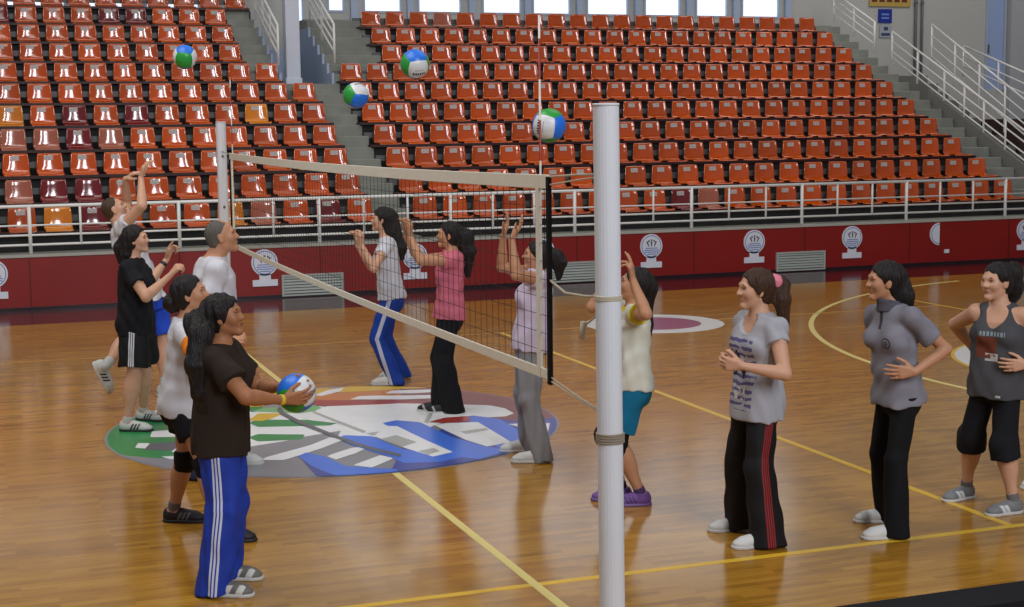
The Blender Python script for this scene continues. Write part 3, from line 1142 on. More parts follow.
def ball_shell(c, ax, r, nu=10, nv=6):
    vs, fs = [], []
    for i in range(nv + 1):
        p = math.pi * i / nv
        for j in range(nu):
            q = 2 * math.pi * j / nu
            vs.append(c + ax[0] * r[0] * math.cos(p) + ax[1] * r[1] * math.sin(p) * math.cos(q) + ax[2] * r[2] * math.sin(p) * math.sin(q))
    for i in range(nv):
        for j in range(nu):
            j2 = (j + 1) % nu
            fs.append((i * nu + j, i * nu + j2, (i + 1) * nu + j2, (i + 1) * nu + j))
    return np.array(vs), np.array(fs)


# ================================================================== PEOPLE
def skin_mat(name, c):
    n = NT(name, c, 0.5, spec=0.35)
    f = n.noise(14.0, 3.0)
    n.color(n.mix(f, tuple(x * 0.92 for x in c[:3]) + (1,), tuple(min(1, x * 1.06) for x in c[:3]) + (1,)))
    n.b.inputs['Subsurface Weight'].default_value = 0.0
    return n.m


def hair_mat(name, c):
    n = NT(name, c, 0.5, spec=0.35)
    f = n.noise(1.0, 3.0, n.scaled(120, 120, 14))
    n.color(n.mix(f, tuple(x * 0.6 for x in c[:3]) + (1,), tuple(min(1, x * 1.5) for x in c[:3]) + (1,)))
    n.bump(f, 1.0, 0.012)
    return n.m


SKIN = {'fair': skin_mat('fair_skin', srgb(206, 158, 130)), 'mid': skin_mat('mid_skin', srgb(190, 138, 106)), 'tan': skin_mat('tan_skin', srgb(166, 112, 78))}
HAIR = {'black': hair_mat('black_hair', srgb(26, 20, 20)), 'brown': hair_mat('brown_hair', srgb(64, 42, 28)), 'grey': hair_mat('grey_hair', srgb(92, 88, 84)),
        'short': hair_mat('short_brown_hair', srgb(70, 52, 38))}
M_EYEW = plain('eye_white', srgb(172, 162, 152), 0.4)
M_EYED = plain('eye_dark', srgb(32, 22, 18), 0.2)
M_LIP = {'fair': plain('fair_lip', srgb(170, 92, 84), 0.45), 'mid': plain('mid_lip', srgb(150, 84, 74), 0.45), 'tan': plain('tan_lip', srgb(124, 70, 58), 0.45)}
M_NAIL = plain('dark_band', srgb(28, 26, 30), 0.5)


def view_dir(deg, pitch=0.0):
    """0 = to the right of the picture, 90 = away from the camera, 180 = left, -90 = towards the camera"""
    a, p = math.radians(deg), math.radians(pitch)
    return (VR * math.cos(a) + VB * math.sin(a)) * math.cos(p) + UP * math.sin(p)


def reach(p, px, L, s):
    """end of a bone of length L from p that is seen at px; s = -1 takes the end nearer the camera, 1 the farther"""
    d = ray(*px)
    w = p - CP
    b = w @ d
    disc_ = b * b - (w @ w - L * L)
    if disc_ <= 0:
        q = CP + d * b
        return p + unit(q - p) * L
    return CP + d * (b + s * math.sqrt(disc_))


def ik(hip, ank, L1, L2, bend, soft=False):
    d = ank - hip
    D = np.linalg.norm(d)
    if not soft and D < (L1 + L2) * 0.988:                  # a standing leg is nearly straight
        g = max(D / ((L1 + L2) * 0.988), 0.90)
        L1, L2 = L1 * g, L2 * g
    if D > (L1 + L2) * 0.997:
        g = D / ((L1 + L2) * 0.997)
        L1, L2 = L1 * g, L2 * g
    x = (D * D + L1 * L1 - L2 * L2) / (2 * D)
    y = math.sqrt(max(L1 * L1 - x * x, 0))
    u = d / D
    bn = unit(bend - u * (bend @ u))
    return hip + u * x + bn * y


class Person:
    def __init__(s, label, H_, foot_px, pelvis, neck, head, torso, look, tilt=0, roll=0, hips=None, skin='mid', fem=True, fat=1.0, hh=None, group=None, shrug=(0, 0), name='person', bust=0.88):
        s.H, s.skin, s.fem, s.fat, s.bust = H_, skin, fem, fat, bust
        s.base = on_floor(*foot_px)
        s.root = empty(name, tuple(s.base), 0, label, 'person', group)
        s.org = s.base
        s.F = view_dir(torso)                    # chest direction
        s.Fh = view_dir(torso if hips is None else hips)
        s.lat, s.lath = np.cross(UP, s.F), np.cross(UP, s.Fh)   # to the person's left
        s.pel = on_plane(*pelvis, s.base) if len(pelvis) == 2 else np.asarray(pelvis)
        s.neck = on_plane(*neck, s.base)
        s.hh = hh or 0.133 * H_
        sp = unit(s.neck - s.pel)
        s.up = sp
        s.latT = unit(s.lat - sp * (s.lat @ sp))
        s.FT = np.cross(s.latT, sp)
        # head frame
        f = view_dir(look, tilt)
        l = unit(np.cross(UP, f))
        u = np.cross(f, l)
        if roll:
            a = math.radians(roll)
            l, u = l * math.cos(a) + u * math.sin(a), u * math.cos(a) - l * math.sin(a)
        s.hf, s.hl, s.hu = f, l, u
        s.head = on_plane(*head, s.base)
        h = H_
        s.sh = {}
        for sd, key, sg in ((1, 'L', shrug[0]), (-1, 'R', shrug[1])):
            s.sh[key] = s.neck + s.latT * sd * (0.093 if fem else 0.108) * h - sp * 0.040 * h + UP * sg * 0.03 * h
        s.hip = {'L': s.pel + s.lath * 0.046 * h, 'R': s.pel - s.lath * 0.046 * h}
        s.arm, s.leg = {}, {}
        s.thigh = 0.056

    def hp(s, f, l, u):
        return s.head + (s.hf * f + s.hl * l + s.hu * u) * s.hh

    def set_arm(s, key, el, es, wr, ws, fin, palm, curl=0.3, spread=1.0, ua=0.178, fa=0.155, curls=None, thumb=0.3):
        h = s.H
        e = reach(s.sh[key], el, ua * h, es)
        w = reach(e, wr, fa * h, ws)
        d = unit(VR * fin[0] + UP * fin[1] + VB * fin[2])
        p = VR * palm[0] + UP * palm[1] + VB * palm[2]
        p = unit(p - d * (p @ d))
        s.arm[key] = dict(e=e, w=w, d=d, p=p, curl=curl, spread=spread, curls=curls, thumb=thumb)

    def set_leg(s, key, foot_px=None, toe=0.0, knee_out=0.0, lift=0.0, ank=None, knee=None, tdir=None, tup=None, bend=None, soft=False):
        """foot_px: the floor point under the ankle; or ank = a pixel of a foot off the floor"""
        h = s.H
        L1, L2 = 0.245 * h, 0.232 * h
        if foot_px is not None:
            fl = on_floor(*foot_px)
            a = fl + UP * (0.048 * h + lift)
            td, tu = view_dir(toe), UP
            k = ik(s.hip[key], a, L1, L2, view_dir(toe if bend is None else bend) + UP * 0.2, soft)
        else:
            k = reach(s.hip[key], knee[:2], L1, knee[2])
            a = reach(k, ank[:2], L2, ank[2])
            td, tu = unit(tdir[0] * VR + tdir[1] * UP + tdir[2] * VB), None
            tu = tup[0] * VR + tup[1] * UP + tup[2] * VB
            tu = unit(tu - td * (tu @ td))
            fl = a - tu * 0.048 * h
        s.leg[key] = dict(k=k, a=a, t=td, u=tu, fl=fl)

    # ---------------------------------------------------------- body
    def torso_st(s, grow=0.0, loose=0.0):
        h, f = s.H, s.fat
        if s.fem:
            st = [(0, .070, .060, 0), (.14, .089, .070, -.004), (.28, .087, .067, -.002), (.48, .073, .056, .002), (.68, .080, .060, .004), (.82, .090, .060, 0), (.93, .066, .046, -.004), (1, .036, .036, -.004)]
        else:
            st = [(0, .070, .062, 0), (.14, .092, .070, -.004), (.28, .092, .068, 0), (.48, .087, .064, .002), (.68, .100, .070, .004), (.82, .110, .068, 0), (.93, .085, .050, -.004), (1, .038, .038, -.004)]
        out = []
        for t, w, d, o in st:
            w, d = w * h * f, d * h * f
            if loose and 0.0 <= t <= 0.7:
                w = max(w, loose * h * f)
                d = max(d, loose * 0.74 * h * f)
            out.append((t, w + grow, d + grow, o * h))
        return out

    def body(s, h=0.0052, hide_feet=True):
        H_, f = s.H, s.fat
        a = s.pel - s.up * 0.075 * H_
        b = s.neck
        g = Field(h)
        g.loft(a, b, s.lath, s.latT, [(t, w * (0.84 if t < 0.6 else 0.97), d * (0.80 if t < 0.6 else 0.95), o) for t, w, d, o in s.torso_st()], k=0.02)
        for k_ in 'LR':
            sd = 1 if k_ == 'L' else -1
            S = s.sh[k_]
            g.cone(s.neck - s.up * 0.03 * H_ + s.latT * sd * 0.025 * H_, S, 0.030 * H_, 0.030 * H_ * f, k=0.035)
            if s.fem:
                g.ell(a + (b - a) * 0.70 + s.latT * sd * 0.045 * H_ + s.FT * 0.048 * H_ * f, (s.latT, s.FT, s.up), (0.036 * H_ * s.bust, 0.028 * H_ * s.bust, 0.036 * H_ * s.bust), k=0.02)
            g.ell(s.pel + s.lath * sd * 0.034 * H_ - s.Fh * 0.022 * H_ - UP * 0.02 * H_, (s.lath, s.Fh, UP), (0.034 * H_ * f, 0.034 * H_ * f, 0.05 * H_), k=0.015)
        # neck and head
        F_, L_, U_, q = s.hf, s.hl, s.hu, s.hh
        nr = 0.031 * H_ if s.fem else 0.036 * H_
        g.cone(s.neck - s.up * 0.02 * H_, s.hp(-0.10, 0, -0.22), nr * 1.12, nr * 0.98, k=0.03)
        ax = (F_, L_, U_)
        g.ell(s.hp(-0.07, 0, 0.13), ax, (0.41 * q, 0.335 * q, 0.365 * q), k=0.02)
        g.ell(s.hp(0.10, 0, -0.10), ax, (0.255 * q, 0.245 * q, 0.36 * q), k=0.03)
        for sd in (1, -1):
            g.cone(s.hp(-0.04, 0.185 * sd, -0.22), s.hp(0.25, 0.03 * sd, -0.425), 0.068 * q, 0.062 * q, k=0.025)
            g.ell(s.hp(0.235, 0.165 * sd, -0.09), ax, (0.10 * q, 0.10 * q, 0.11 * q), k=0.03)
            g.ell(s.hp(0.405, 0.145 * sd, 0.025), ax, (0.085 * q, 0.095 * q, 0.06 * q), k=0.02, op='s')
            g.ell(s.hp(-0.035, 0.325 * sd, -0.03), (F_ * 0.95 + L_ * sd * -0.3, L_ * sd + F_ * 0.3, U_), (0.085 * q, 0.036 * q, 0.145 * q), k=0.012)
        g.cone(s.hp(0.345, 0, 0.05), s.hp(0.425, 0, -0.115), 0.032 * q, 0.05 * q, k=0.016)
        for sd in (1, -1):
            g.ell(s.hp(0.375, 0.055 * sd, -0.125), ax, (0.05 * q, 0.04 * q, 0.035 * q), k=0.01)
        g.ell(s.hp(0.335, 0, 0.10), ax, (0.045 * q, 0.22 * q, 0.045 * q), k=0.02)
        g.ell(s.hp(0.315, 0, -0.255), ax, (0.060 * q, 0.095 * q, 0.050 * q), k=0.015)
        g.ell(s.hp(0.285, 0, -0.42), ax, (0.070 * q, 0.075 * q, 0.06 * q), k=0.02)
        # arms and hands
        for k_, A in s.arm.items():
            S, e, w = s.sh[k_], A['e'], A['w']
            g.cone(S, e, 0.031 * H_ * f, 0.0225 * H_ * f, k=0.02, mid=[(0.45, 0.0275 * H_ * f)])
            g.cone(e, w, 0.0225 * H_ * f, 0.0142 * H_, k=0.015, mid=[(0.25, 0.0245 * H_ * f), (0.75, 0.0165 * H_)])
            s.hand_shape(g, k_, A)
        # legs and feet
        for k_, G in s.leg.items():
            hp_, kn, an = s.hip[k_], G['k'], G['a']
            sd = 1 if k_ == 'L' else -1
            g.cone(hp_, kn, 0.034 * H_ * f, 0.0315 * H_ * f, k=0.015, mid=[(0.3, 0.036 * H_ * f), (0.72, 0.0355 * H_ * f)])
            bk = unit(np.cross(np.cross(an - kn, G['t']), an - kn)) * -1
            bk = unit(-(G['t'] - unit(an - kn) * (G['t'] @ unit(an - kn))))
            g.cone(kn, an, 0.033 * H_ * f, 0.0195 * H_, k=0.02, mid=[(0.3, 0.034 * H_ * f), (0.7, 0.024 * H_)])
            g.ell(kn + (an - kn) * 0.28 + bk * 0.012 * H_, (unit(an - kn), bk, unit(np.cross(an - kn, bk))), (0.085 * H_, 0.030 * H_ * f, 0.032 * H_ * f), k=0.025)
            fl, td, tu = G['fl'], G['t'], G['u']
            g.cone(an - td * 0.012 * H_ - tu * 0.012 * H_, fl + td * 0.075 * H_ + tu * 0.024 * H_, 0.022 * H_, 0.018 * H_, k=0.02)
            g.cone(fl + td * 0.06 * H_ + tu * 0.022 * H_, fl + td * 0.100 * H_ + tu * 0.018 * H_, 0.018 * H_, 0.012 * H_, k=0.015)
        V, Q = g.mesh()
        # eyes, brows, lips as small shells of the same mesh
        ex = []
        R_ = (V - s.head) / q
        Rf, Rl, Ru = R_ @ F_, R_ @ L_, R_ @ U_

        def surf(l, u, r=0.035):
            m = (np.abs(Rl - l) < r) & (np.abs(Ru - u) < r) & (Rf > 0.1)
            return Rf[m].mean() if m.any() else 0.35
        for sd in (1, -1):
            fe = surf(0.145 * sd, 0.02)
            ex.append(ball_shell(s.hp(fe - 0.022, 0.145 * sd, 0.022), ax, (0.036 * q, 0.060 * q, 0.026 * q)) + (1,))
            ex.append(ball_shell(s.hp(fe - 0.012, 0.142 * sd, 0.022), ax, (0.032 * q, 0.030 * q, 0.026 * q), 8, 5) + (2,))
            ex.append(ball_shell(s.hp(fe - 0.005, 0.148 * sd, 0.046), ax, (0.026 * q, 0.068 * q, 0.010 * q), 8, 4) + (2,))
            fb = surf(0.145 * sd, 0.12)
            ex.append(ball_shell(s.hp(fb - 0.004, 0.145 * sd, 0.118), (F_, L_, U_), (0.020 * q, 0.085 * q, 0.016 * q), 8, 4) + (3,))
        fu = surf(0, -0.245)
        ex.append(ball_shell(s.hp(fu - 0.006, 0, -0.240), ax, (0.026 * q, 0.090 * q, 0.017 * q), 10, 4) + (4,))
        fu = surf(0, -0.275)
        ex.append(ball_shell(s.hp(fu - 0.004, 0, -0.274), ax, (0.026 * q, 0.078 * q, 0.020 * q), 10, 4) + (4,))
        brow = HAIR.get(getattr(s, 'hair_kind', 'black'), HAIR['black'])
        return grown('body', V, Q, [SKIN[s.skin], M_EYEW, M_EYED, brow, M_LIP[s.skin]], s.root, extra=ex, origin=s.org)

    def hand_shape(s, g, key, A):
        L = 0.112 * s.H
        w, d, p = A['w'], A['d'], A['p']
        th = np.cross(d, p) * (1 if key == 'R' else -1)
        c = A['curls'] or [A['curl']] * 4
        kn = []
        for ln, off in ((0.47, 0.165), (0.50, 0.055), (0.48, -0.055), (0.43, -0.155)):
            kn.append(w + d * ln * L + th * off * L)
            g.cone(w + d * 0.06 * L + th * off * 0.45 * L, kn[-1], 0.075 * L, 0.070 * L, k=0.010)
        g.ell(w + d * 0.22 * L + th * 0.10 * L + p * 0.035 * L, (d, th, p), (0.16 * L, 0.085 * L, 0.07 * L), k=0.010)
        for i, (k0, sc) in enumerate(zip(kn, (0.92, 1.03, 0.97, 0.78))):
            di = unit(d + th * (0.13, 0.035, -0.06, -0.17)[i] * A['spread'])
            a, q = 0.0, k0
            r = 0.058 * L * (0.95 if i < 3 else 0.85)
            for j, (ln, mx) in enumerate(((0.225, 70), (0.15, 90), (0.115, 60))):
                a += math.radians(mx) * c[i]
                dd = di * math.cos(a) + p * math.sin(a)
                q2 = q + dd * ln * sc * L
                g.cone(q, q2, r, r * 0.90, k=0.0025 if j else 0.006)
                q, r = q2, r * 0.90
        t0 = w + d * 0.13 * L + th * 0.12 * L + p * 0.03 * L
        b = A['thumb']
        d1 = unit(th * (0.75 - 0.4 * b) + d * 0.6 + p * (0.15 + 0.6 * b))
        t1 = t0 + d1 * 0.24 * L
        d2 = unit(d1 * 0.7 + d * 0.45 + p * 0.35 * b)
        t2 = t1 + d2 * 0.17 * L
        d3 = unit(d2 + d * 0.2 + p * 0.3 * b - th * 0.35 * b)
        t3 = t2 + d3 * 0.12 * L
        g.cone(t0, t1, 0.082 * L, 0.066 * L, k=0.010)
        g.cone(t1, t2, 0.066 * L, 0.060 * L, k=0.003)
        g.cone(t2, t3, 0.060 * L, 0.050 * L, k=0.003)

    # ---------------------------------------------------------- clothes
    def torso_coords(s, V):
        a = s.pel - s.up * 0.075 * s.H
        L = np.linalg.norm(s.neck - a)
        d = V - a
        return np.stack([d @ s.latT, d @ s.FT, (d @ s.up) / L], 1)

    def shirt(s, mat, hem=0.03, sleeve=0.5, loose=0.092, grow=0.014, sl_r=0.037, name='shirt', collar=None, neck_r=0.046, neck_v=0.0, folds=0.006, seed=3, sl_flare=1.12, extra_mats=(), hem_tilt=0.0, sleeveless=False):
        H_, f = s.H, s.fat
        s.waist = min(max(hem + 0.06, -0.03), 0.24)             # trousers start under the shirt
        a = s.pel - s.up * 0.075 * H_
        b = s.neck
        g = Field(0.007)
        st = s.torso_st(grow, loose)
        lo = a + (b - a) * hem
        # let the shirt reach below the loft's foot when the hem is low
        ext = min(hem, 0) - 0.02
        a2 = a + (b - a) * ext
        st2 = [(0, st[1][1] if hem < 0.1 else st[0][1], st[1][2] if hem < 0.1 else st[0][2], st[1][3])]
        for t, w, dp, o in st:
            tt = (t - ext) / (1 - ext)
            if hem < 0.1 and t < 0.14: w, dp, o = st[1][1], st[1][2], st[1][3]
            if sleeveless and t >= 0.8: w = w * (0.88 if t < 0.9 else 0.9)
            if t <= 0.35: w, dp = w + 0.003, dp + 0.008
            st2.append((tt, w, dp, o))
        g.loft(a2, b, s.lath, s.latT, st2, k=0.025, pw=2.4)
        n = -unit(s.up + s.F * hem_tilt)
        for k_ in 'LR':
            sd = 1 if k_ == 'L' else -1
            S = s.sh[k_]
            if s.fem:
                g.ell(a + (b - a) * 0.70 + s.latT * sd * 0.045 * H_ + s.FT * 0.048 * H_ * f, (s.latT, s.FT, s.up), (0.046 * H_ * s.bust + grow * .6, 0.038 * H_ * s.bust + grow * 0.7, 0.048 * H_ * s.bust), k=0.04)
            g.ell(s.pel + s.lath * sd * 0.040 * H_ - s.Fh * 0.028 * H_ - UP * 0.01 * H_, (s.lath, s.Fh, UP), (0.042 * H_ * f + grow, 0.050 * H_ * f + grow * 1.1, 0.075 * H_), k=0.025)
            if k_ in s.leg:                                   # room for the hips and thighs under a low hem
                kd = s.leg[k_]['k'] - s.hip[k_]
                g.cone(s.hip[k_], s.hip[k_] + kd * 0.55, (s.thigh + 0.002) * H_ * f + 0.017, (s.thigh - 0.003) * H_ * f + 0.017, k=0.022, flat=(s.lath, 0.74))
            if sleeveless:
                g.cone(s.neck - s.up * 0.022 * H_ + s.latT * sd * 0.030 * H_, S * 0.45 + (s.neck + s.latT * sd * 0.03 * H_) * 0.55 - s.up * 0.012 * H_, 0.030 * H_, 0.028 * H_ + grow * .4, k=0.03)
                continue
            g.cone(s.neck - s.up * 0.032 * H_ + s.latT * sd * 0.025 * H_, S, 0.030 * H_ + grow * 0.7, 0.030 * H_ * f + grow * 0.95, k=0.03)
            if k_ in s.arm:
                e = s.arm[k_]['e']
                u_ = unit(e - S)
                c = S + (e - S) * sleeve
                g.cone(S, S + (e - S) * (sleeve + 0.12), sl_r * 0.94 * H_ * f, sl_r * sl_flare * H_ * f, k=0.02, cuts=[(c, u_)])
        g.half(lo, n)
        # neck opening
        nk = s.neck + s.FT * 0.012 * H_ + s.up * 0.030 * H_
        g.ell(nk, (s.latT, s.FT, s.up), (neck_r * H_, neck_r * H_, 0.040 * H_), k=0.0, op='s')
        if neck_v:
            g.ell(s.neck + s.FT * 0.055 * H_ - s.up * (0.01 + neck_v * 0.5) * H_, (s.latT, s.FT, s.up), (neck_r * 0.85 * H_, 0.05 * H_, (0.03 + neck_v * 0.5) * H_), k=0.0, op='s')
        V, Q = g.mesh(folds, 42.0, seed, (1, 1, 0.75))
        o = grown(name, V, Q, [mat] + list(extra_mats), s.root, attrs={'torso': s.torso_coords(V), 'sleeve': s.sleeve_coords(V)}, origin=s.org)
        if collar:
            c = Field(0.005)
            base = s.neck - s.up * 0.014 * H_ + s.FT * 0.008 * H_
            top = s.neck + s.up * 0.018 * H_ + s.FT * 0.014 * H_
            c.cone(base, top, 0.050 * H_, 0.040 * H_, k=0.0)
            c.half(base - s.up * 0.004, -s.up).half(top + s.up * 0.004, unit(s.up - s.FT * 0.3))
            c.cone(base - s.up * 0.1, top + s.up * 0.1, 0.036 * H_, 0.034 * H_, k=0.0, op='s')
            VV, QQ = c.mesh()
            grown('collar', VV, QQ, collar, o, origin=s.org)
        return o

    def sleeve_coords(s, V):
        """share of the way down the nearer upper arm, and distance from its axis"""
        best = np.full(len(V), 9.0)
        t_ = np.full(len(V), -1.0)
        sd_ = np.zeros(len(V))
        for k_, A in s.arm.items():
            S, e = s.sh[k_], A['e']
            d = e - S
            t = ((V - S) @ d) / (d @ d)
            r = np.linalg.norm(V - S - np.clip(t, 0, 1)[:, None] * d, axis=1)
            m = (r < best) & (r < 0.052 * s.H * s.fat + 0.01)
            best[m], t_[m] = r[m], t[m]
            sd_[m] = 1 if k_ == 'L' else -1
        return np.stack([t_, best, sd_], 1)

    def pants(s, mat, name='trousers', top=0.30, length=1.0, thigh=0.056, knee=0.047, hem=0.052, grow=0.010, folds=0.006, seed=5, floor_gap=0.012, keys='LR'):
        """length counts along the leg: 0.5 is the knee, 1 the ankle"""
        H_, f = s.H, s.fat
        a = s.pel - s.up * 0.075 * H_
        b = s.neck
        g = Field(0.007)
        top = getattr(s, 'waist', top)
        st = [q for q in s.torso_st(0.0) if q[0] <= 0.5]
        tm = st[-1][0]
        st = [(q[0] / tm,) + q[1:] for q in st]
        c = a + (b - a) * top
        g.loft(a, a + (b - a) * tm, s.lath, s.latT * tm + s.lath * (1 - tm), st, k=0.03, cuts=[(c, s.up)])
        for k_ in 'LR':
            sd = 1 if k_ == 'L' else -1
            g.ell(s.pel + s.lath * sd * 0.040 * H_ - s.Fh * 0.028 * H_ - UP * 0.02 * H_, (s.lath, s.Fh, UP), (0.042 * H_ * f + 0.003, 0.047 * H_ * f + 0.004, 0.06 * H_), k=0.03)
            G = s.leg[k_]
            hp_, kn, an = s.hip[k_], G['k'], G['a']
            if length <= 0.5:
                e = hp_ + (kn - hp_) * (length / 0.5)
                u_ = unit(kn - hp_)
                g.cone(hp_, hp_ + (kn - hp_) * min(length / 0.5 + 0.1, 1.1), thigh * H_ * f, hem * H_ * f, k=0.025, cuts=[(e, u_)], flat=(s.lath, 0.82))
            else:
                g.cone(hp_, kn, thigh * H_ * f, knee * H_ * f, k=0.03, flat=(s.lath, 0.80))
                t = (length - 0.5) / 0.5
                e = kn + (an - kn) * t
                u_ = unit(an - kn)
                cuts = [(e, u_)] if length < 0.98 else [(G['fl'] + G['u'] * floor_gap, -G['u'])]
                end = e + u_ * 0.03 if length < 0.98 else an + u_ * 0.06
                back = -G['t'] * 0.006 * H_ if length >= 0.98 else 0
                g.cone(kn, end + back, knee * H_ * f, hem * H_ * f, k=0.02, cuts=cuts)
        g.half(c, s.up)
        V, Q = g.mesh(folds, 34.0, seed, (1, 1, 0.5))
        # stripe coordinates: how far forward of the outer seam, and how far down
        fw = np.full(len(V), 9.0)
        dn = np.zeros(len(V))
        best = np.full(len(V), 9.0)
        for k_ in 'LR':
            G = s.leg[k_]
            sd = 1 if k_ == 'L' else -1
            pts = [s.hip[k_] + UP * 0.16 * H_ + s.lath * sd * 0.0, s.hip[k_], G['k'], G['a'] - UP * 0.1]
            toes = [s.Fh, s.Fh, unit(s.Fh * 0.4 + G['t'] * 0.6), G['t']]
            tot = 0
            for i in range(3):
                p0, p1 = pts[i], pts[i + 1]
                d = p1 - p0
                t = np.clip(((V - p0) @ d) / (d @ d), 0, 1)
                r = V - p0 - t[:, None] * d
                rr = np.linalg.norm(r, axis=1)
                fwd = toes[i][None] * (1 - t)[:, None] + toes[i + 1][None] * t[:, None]
                u_ = unit(d)
                fwd = fwd - (fwd @ u_)[:, None] * u_[None]
                fwd /= np.linalg.norm(fwd, axis=1, keepdims=True)
                out = np.cross(u_[None], fwd) * -sd * -1
                out = np.cross(fwd, -u_[None]) * -sd
                m = rr < best
                best[m] = rr[m]
                o_ = np.sum(r * out, 1)
                v = np.sum(r * fwd, 1)
                fw[m] = np.where(o_ > 0, v, 9.0)[m]
                dn[m] = (tot + t * np.linalg.norm(d))[m]
                tot += np.linalg.norm(d)
        return grown(name, V, Q, mat, s.root, attrs={'seam': np.stack([fw, dn, best], 1)}, origin=s.org)

    def shoes(s, upper, sole, name='shoe', length=0.150, label=None, low=False, keys='LR', puff=1.0):
        for k_ in keys:
            G = s.leg[k_]
            H_ = s.H * puff
            fl, t, u = G['fl'], G['t'], G['u']
            l = np.cross(u, t)
            P = lambda x, z, y=0.0: fl + t * x * H_ + u * z * H_ + l * y * H_
            g = Field(0.005)
            g.ell(P(-0.012, 0.026), (t, l, u), (0.030 * H_, 0.024 * H_, 0.034 * H_), k=0.015)
            g.cone(P(-0.002, 0.024), P(0.082, 0.020), 0.025 * H_, 0.024 * H_, k=0.02)
            g.ell(P(0.088, 0.017), (t, l, u), (0.036 * H_, 0.027 * H_, 0.018 * H_), k=0.015)
            g.cone(P(0.028, 0.034), P(0.062, 0.026), 0.020 * H_, 0.018 * H_, k=0.015)
            if not low:
                g.cone(P(0.0, 0.03), P(-0.002, 0.052), 0.026 * H_, 0.0265 * H_, k=0.012, cuts=[(P(0, 0.052), u)])
            g.half(P(0, 0.0085), -u)
            V, Q = g.mesh()
            d = V - fl
            o = grown(name, V, Q, upper, s.root, attrs={'foot': np.stack([d @ t / H_, d @ l / H_, d @ u / H_], 1)}, origin=s.org)
            if label: o['label'] = label
            g = Field(0.005)
            big = 0.2
            g.ell(P(-0.010, 0.007), (t, l, u), (0.034 * H_, 0.027 * H_, big), k=0.0)
            g.cone(P(-0.006, 0.005), P(0.086, 0.005), 0.0265 * H_, 0.0295 * H_, k=0.008)
            g.ell(P(0.092, 0.007), (t, l, u), (0.037 * H_, 0.030 * H_, big), k=0.006)
            g.half(P(0, 0.0005), -u).half(P(0, 0.0125), u)
            V, Q = g.mesh()
            grown('sole', V, Q, sole, o, origin=s.org)

    def socks(s, mat, top=0.25, keys='LR', name='sock'):
        for k_ in keys:
            G = s.leg[k_]
            an, kn = G['a'], G['k']
            g = Field(0.005)
            e = an + (kn - an) * top
            g.cone(an - unit(kn - an) * 0.02, an + (kn - an) * (top + .05), 0.0225 * s.H, (0.0225 + 0.014 * top) * s.H, k=0.0, cuts=[(e, unit(kn - an))])
            V, Q = g.mesh()
            grown(name, V, Q, mat, s.root, origin=s.org)

    def knee_pads(s, mat, keys='LR', lo=0.24, hi=0.22, r=0.043):
        for k_ in keys:
            G = s.leg[k_]
            kn = G['k']
            a = kn + (s.hip[k_] - kn) * hi
            b = kn + (G['a'] - kn) * lo
            g = Field(0.006)
            g.cone(a, kn, r * 1.02 * s.H * s.fat, r * s.H * s.fat, k=0.0, cuts=[(a, unit(a - kn))])
            g.cone(kn, b, r * s.H * s.fat, r * 0.92 * s.H * s.fat, k=0.02, cuts=[(b, unit(b - kn))])
            g.ell(kn + unit(G['t']) * 0.018 * s.H, (unit(G['t']), s.lath, UP), (0.034 * s.H, 0.034 * s.H, 0.045 * s.H), k=0.015)
            V, Q = g.mesh(0.0015, 60.0, 9)
            grown('knee_pad', V, Q, mat, s.root, origin=s.org)

    def band(s, key, mat, name='wristband', at=0.9, w=0.03, r=0.018, lower=True):
        A = s.arm[key]
        a, b = (A['e'], A['w']) if lower else (s.sh[key], A['e'])
        p = a + (b - a) * at
        u_ = unit(b - a)
        g = Field(0.004)
        g.cone(p - u_ * (w / 2), p + u_ * (w / 2), r * s.H, r * s.H, k=0.0)
        g.half(p - u_ * w / 2, -u_).half(p + u_ * w / 2, u_)
        V, Q = g.mesh()
        return grown(name, V, Q, mat, s.root, origin=s.org)

    # ---------------------------------------------------------- hair
    def hair(s, mat, front=0.33, drop=0.34, vol=1.0, slope=0.75, strands=(), nape=-0.42, top_cut=None, tie=None, tie_mat=None, name='hair', bun=None, label=None, folds=0.0045, fringe=None):
        """strands: lists of (head-frame or pixel points, radii) that hang from the head"""
        F_, L_, U_, q = s.hf, s.hl, s.hu, s.hh
        ax = (F_, L_, U_)
        g = Field(0.0055)
        n = unit(F_ * 0.8 - U_ * 0.8 * slope)
        q0 = s.hp(front, 0, drop)
        cuts = [(q0, n), (s.hp(0, 0, nape), -U_)]
        if top_cut is not None:
            cuts.append((s.hp(0, 0, top_cut), unit(U_ + F_ * 0.5)))
        g.ell(s.hp(-0.085, 0, 0.135), ax, (0.428 * q * vol, 0.36 * q * vol, 0.392 * q * vol), k=0.0, cuts=cuts)
        g.ell(s.hp(-0.20, 0, -0.10), ax, (0.26 * q * vol, 0.29 * q * vol, 0.33 * q * vol), k=0.03, cuts=cuts)
        for pts, rad, fl in strands:
            P = [np.asarray(p, float) for p in pts]
            for i in range(len(P) - 1):
                g.cone(P[i], P[i + 1], rad[i], rad[i + 1], k=0.022, flat=(fl, 0.65) if fl is not None else None)
        if bun is not None:
            g.ell(bun[0], ax, (bun[1],) * 3, k=0.01)
        V, Q = g.mesh(folds, 125.0, 4, (1, 1, 0.16), folds * 0.9)
        o = grown(name, V, Q, mat, s.root, origin=s.org)
        if label: o['label'] = label
        if tie is not None:
            g = Field(0.004)
            a_, b_, r = tie
            g.cone(a_, b_, r, r, k=0.0)
            V, Q = g.mesh(0.002, 90, 2)
            grown('hair_tie', V, Q, tie_mat, o, origin=s.org)
        return o

    def px(s, u, v, d=0.0):
        """a point seen at (u, v) in the person's own upright plane, shifted d metres away from the camera"""
        return on_plane(u, v, s.base + VB * d)

